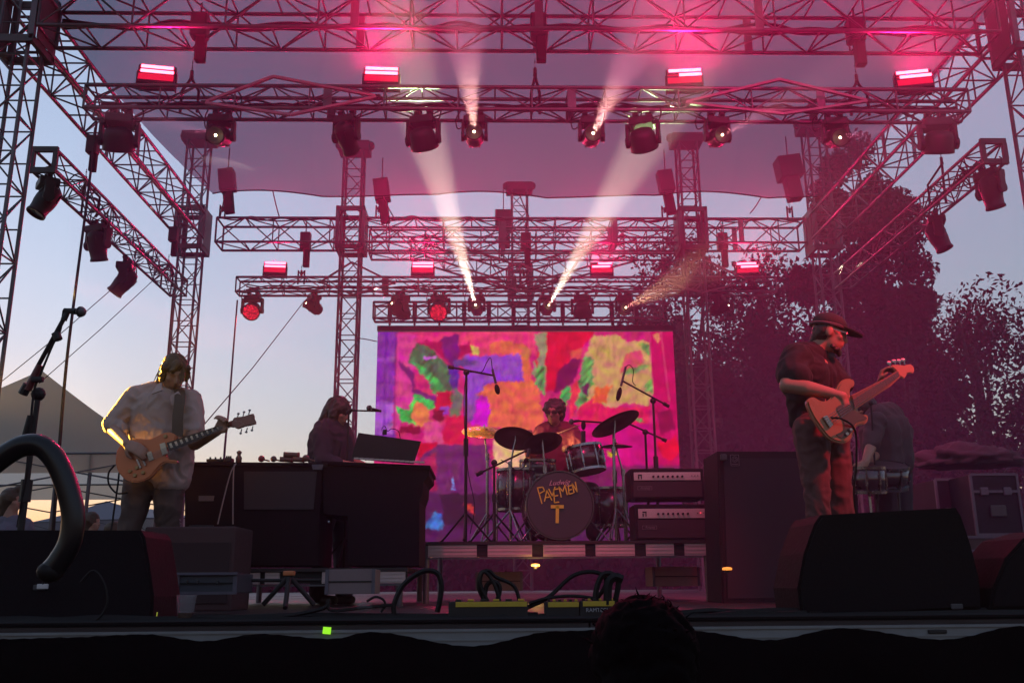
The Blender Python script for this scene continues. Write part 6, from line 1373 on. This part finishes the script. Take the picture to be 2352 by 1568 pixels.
# bent handrail in front of the stage
pts = [T(-120, 1150, 2.5), T(-40, 1085, 2.5), T(20, 1040, 2.5), T(60, 1022, 2.5), T(98, 1026, 2.5), T(130, 1060, 2.5), T(155, 1120, 2.5), T(168, 1185, 2.5), T(160, 1245, 2.5), T(135, 1290, 2.5), T(116, 1312, 2.5)]
gb = mat('glossy_black', (.004, .004, .006), .3, 0, 0, 1, spec=.35)
t = empty('bent_rail', pts[6], 'thick glossy black bent tube arching up at the lower left', 'rail')
MB().tube(curve_pts(pts, 8), .029, 16).build('tube', gb, t, smooth=True); MB().sph(pts[-1], (.034, .034, .028), 2).build('end_cap', rubber, t, smooth=True)
rod('support', pts[0], V(pts[0].x - .1, 2.5, GZ), .0225, gb, t)
for a, b_, w_ in ((100, 1433, .05), (190, 1479, .04)): pass
p = T(94, 1433 * .9408, 3.96); MB().box(p, (.05, .02, .02), None, .004)
t = empty('power_plug', T(88, 1347, 3.95), 'small pale plug socket low on the left wedge monitor', 'plug')
MB().box(T(98, 1346, 3.96), (.044, .012, .020), None, .004).build('plug_body', mat('plug_white', (.45, .45, .47), .5), t); MB().tube(curve_pts([T(98, 1346, 3.96), T(104, 1325, 3.95), T(112, 1312, 3.9)], 4), .005, 5).build('wire', rubber, t)
# ------------------------------------------------------------------ lamps standing outside the picture
def lamp(lab, P, target, e, col, spot, blend=.8, r=.09):
    P = Vector(P); aim = (Vector(target) - P).normalized(); t = empty('stage_lamp', P, lab, 'stage lamp', 'stage lamps outside the picture')
    q = aim.to_track_quat('Z', 'Y').to_matrix().to_4x4(); M = Matrix.Translation(P) @ q
    MB().lathe([(0, -.22), (.06, -.22), (.10, -.12), (.11, .0), (.11, .06), (.10, .06), (.095, .0), (0, -.02)], M, 24).build('can', blkp, t, smooth=True)
    MB().lathe([(0, -.012), (.09, -.012), (.09, -.018)], M, 20).build('lens', mat('lamp_lens_%d' % int(e), (.2, .1, .1), .2, emit=col, es=3), t)
    ld = bpy.data.lights.new('lamp', 'SPOT'); lo = bpy.data.objects.new('lamp', ld); C.objects.link(lo); lo.parent = t; lo.location = (M @ V(0, 0, .07)) - P
    ld.energy = e; ld.color = col; ld.spot_size = R(spot); ld.spot_blend = blend; ld.shadow_soft_size = r; lo.rotation_euler = (-aim).to_track_quat('Z', 'Y').to_euler()
lamp('amber lamp standing at the left side of the stage outside the picture', (-5.1, 8.1, 1.75), (-2.55, 6.2, 1.48), 2000, (1, .48, .05), 18)
lamp('amber lamp standing at the left side of the stage aimed at the cymbals', (-5.4, 8.4, 3.4), (-.12, 8.9, 1.66), 2000, (1, .62, .16), 6)
lamp('magenta lamp hanging high above the left of the stage front', (-1.0, 4.6, 6.6), (1.0, 11.5, 1.5), 190, (1, .02, .16), 70)
lamp('magenta lamp hanging high above the right of the stage front', (3.6, 4.4, 6.4), (3.0, 12.5, 2.5), 300, (1, .02, .18), 70)
lamp('red lamp hanging high in front of the bass player', (4.2, 3.4, 3.7), (2.15, 5.6, 1.35), 150, (1, .02, .05), 24)
# ------------------------------------------------------------------ the hazy air and the stage smoke
def air(name, me, dens, g, col=(.92, .92, .94)):
    ho = link(name, me, None); ho['kind'] = 'stuff'
    hm = bpy.data.materials.new(name); hm.use_nodes = True; n = hm.node_tree.nodes; n.remove(n['Principled BSDF'])
    vp = n.new('ShaderNodeVolumePrincipled'); vp.inputs['Density'].default_value = dens; vp.inputs['Color'].default_value = (*col, 1); vp.inputs['Anisotropy'].default_value = g
    hm.node_tree.links.new(vp.outputs[0], n['Material Output'].inputs['Volume']); ho.data.materials.append(hm)
    return ho
b = MB(); b.box((0, 39, 9.5), (200, 100, 24)); air('haze', b.mesh('haze'),   .0010, .3)
b = MB(); b.sph((1.9, 12.4, 3.7), (6.6, 8.8, 5.9), 4); air('smoke', b.mesh('smoke'), .0145, .1, (.90, .20, .70))  # magenta of the stage light is put into this smoke's colour
b = MB(); b.sph((.5, 13.2, 5.9), (3.0, 5.6, 2.6), 4); air('smoke', b.mesh('smoke'), .0055, .25, (.95, .93, .9))  # neutral core added round the beams so they look cream
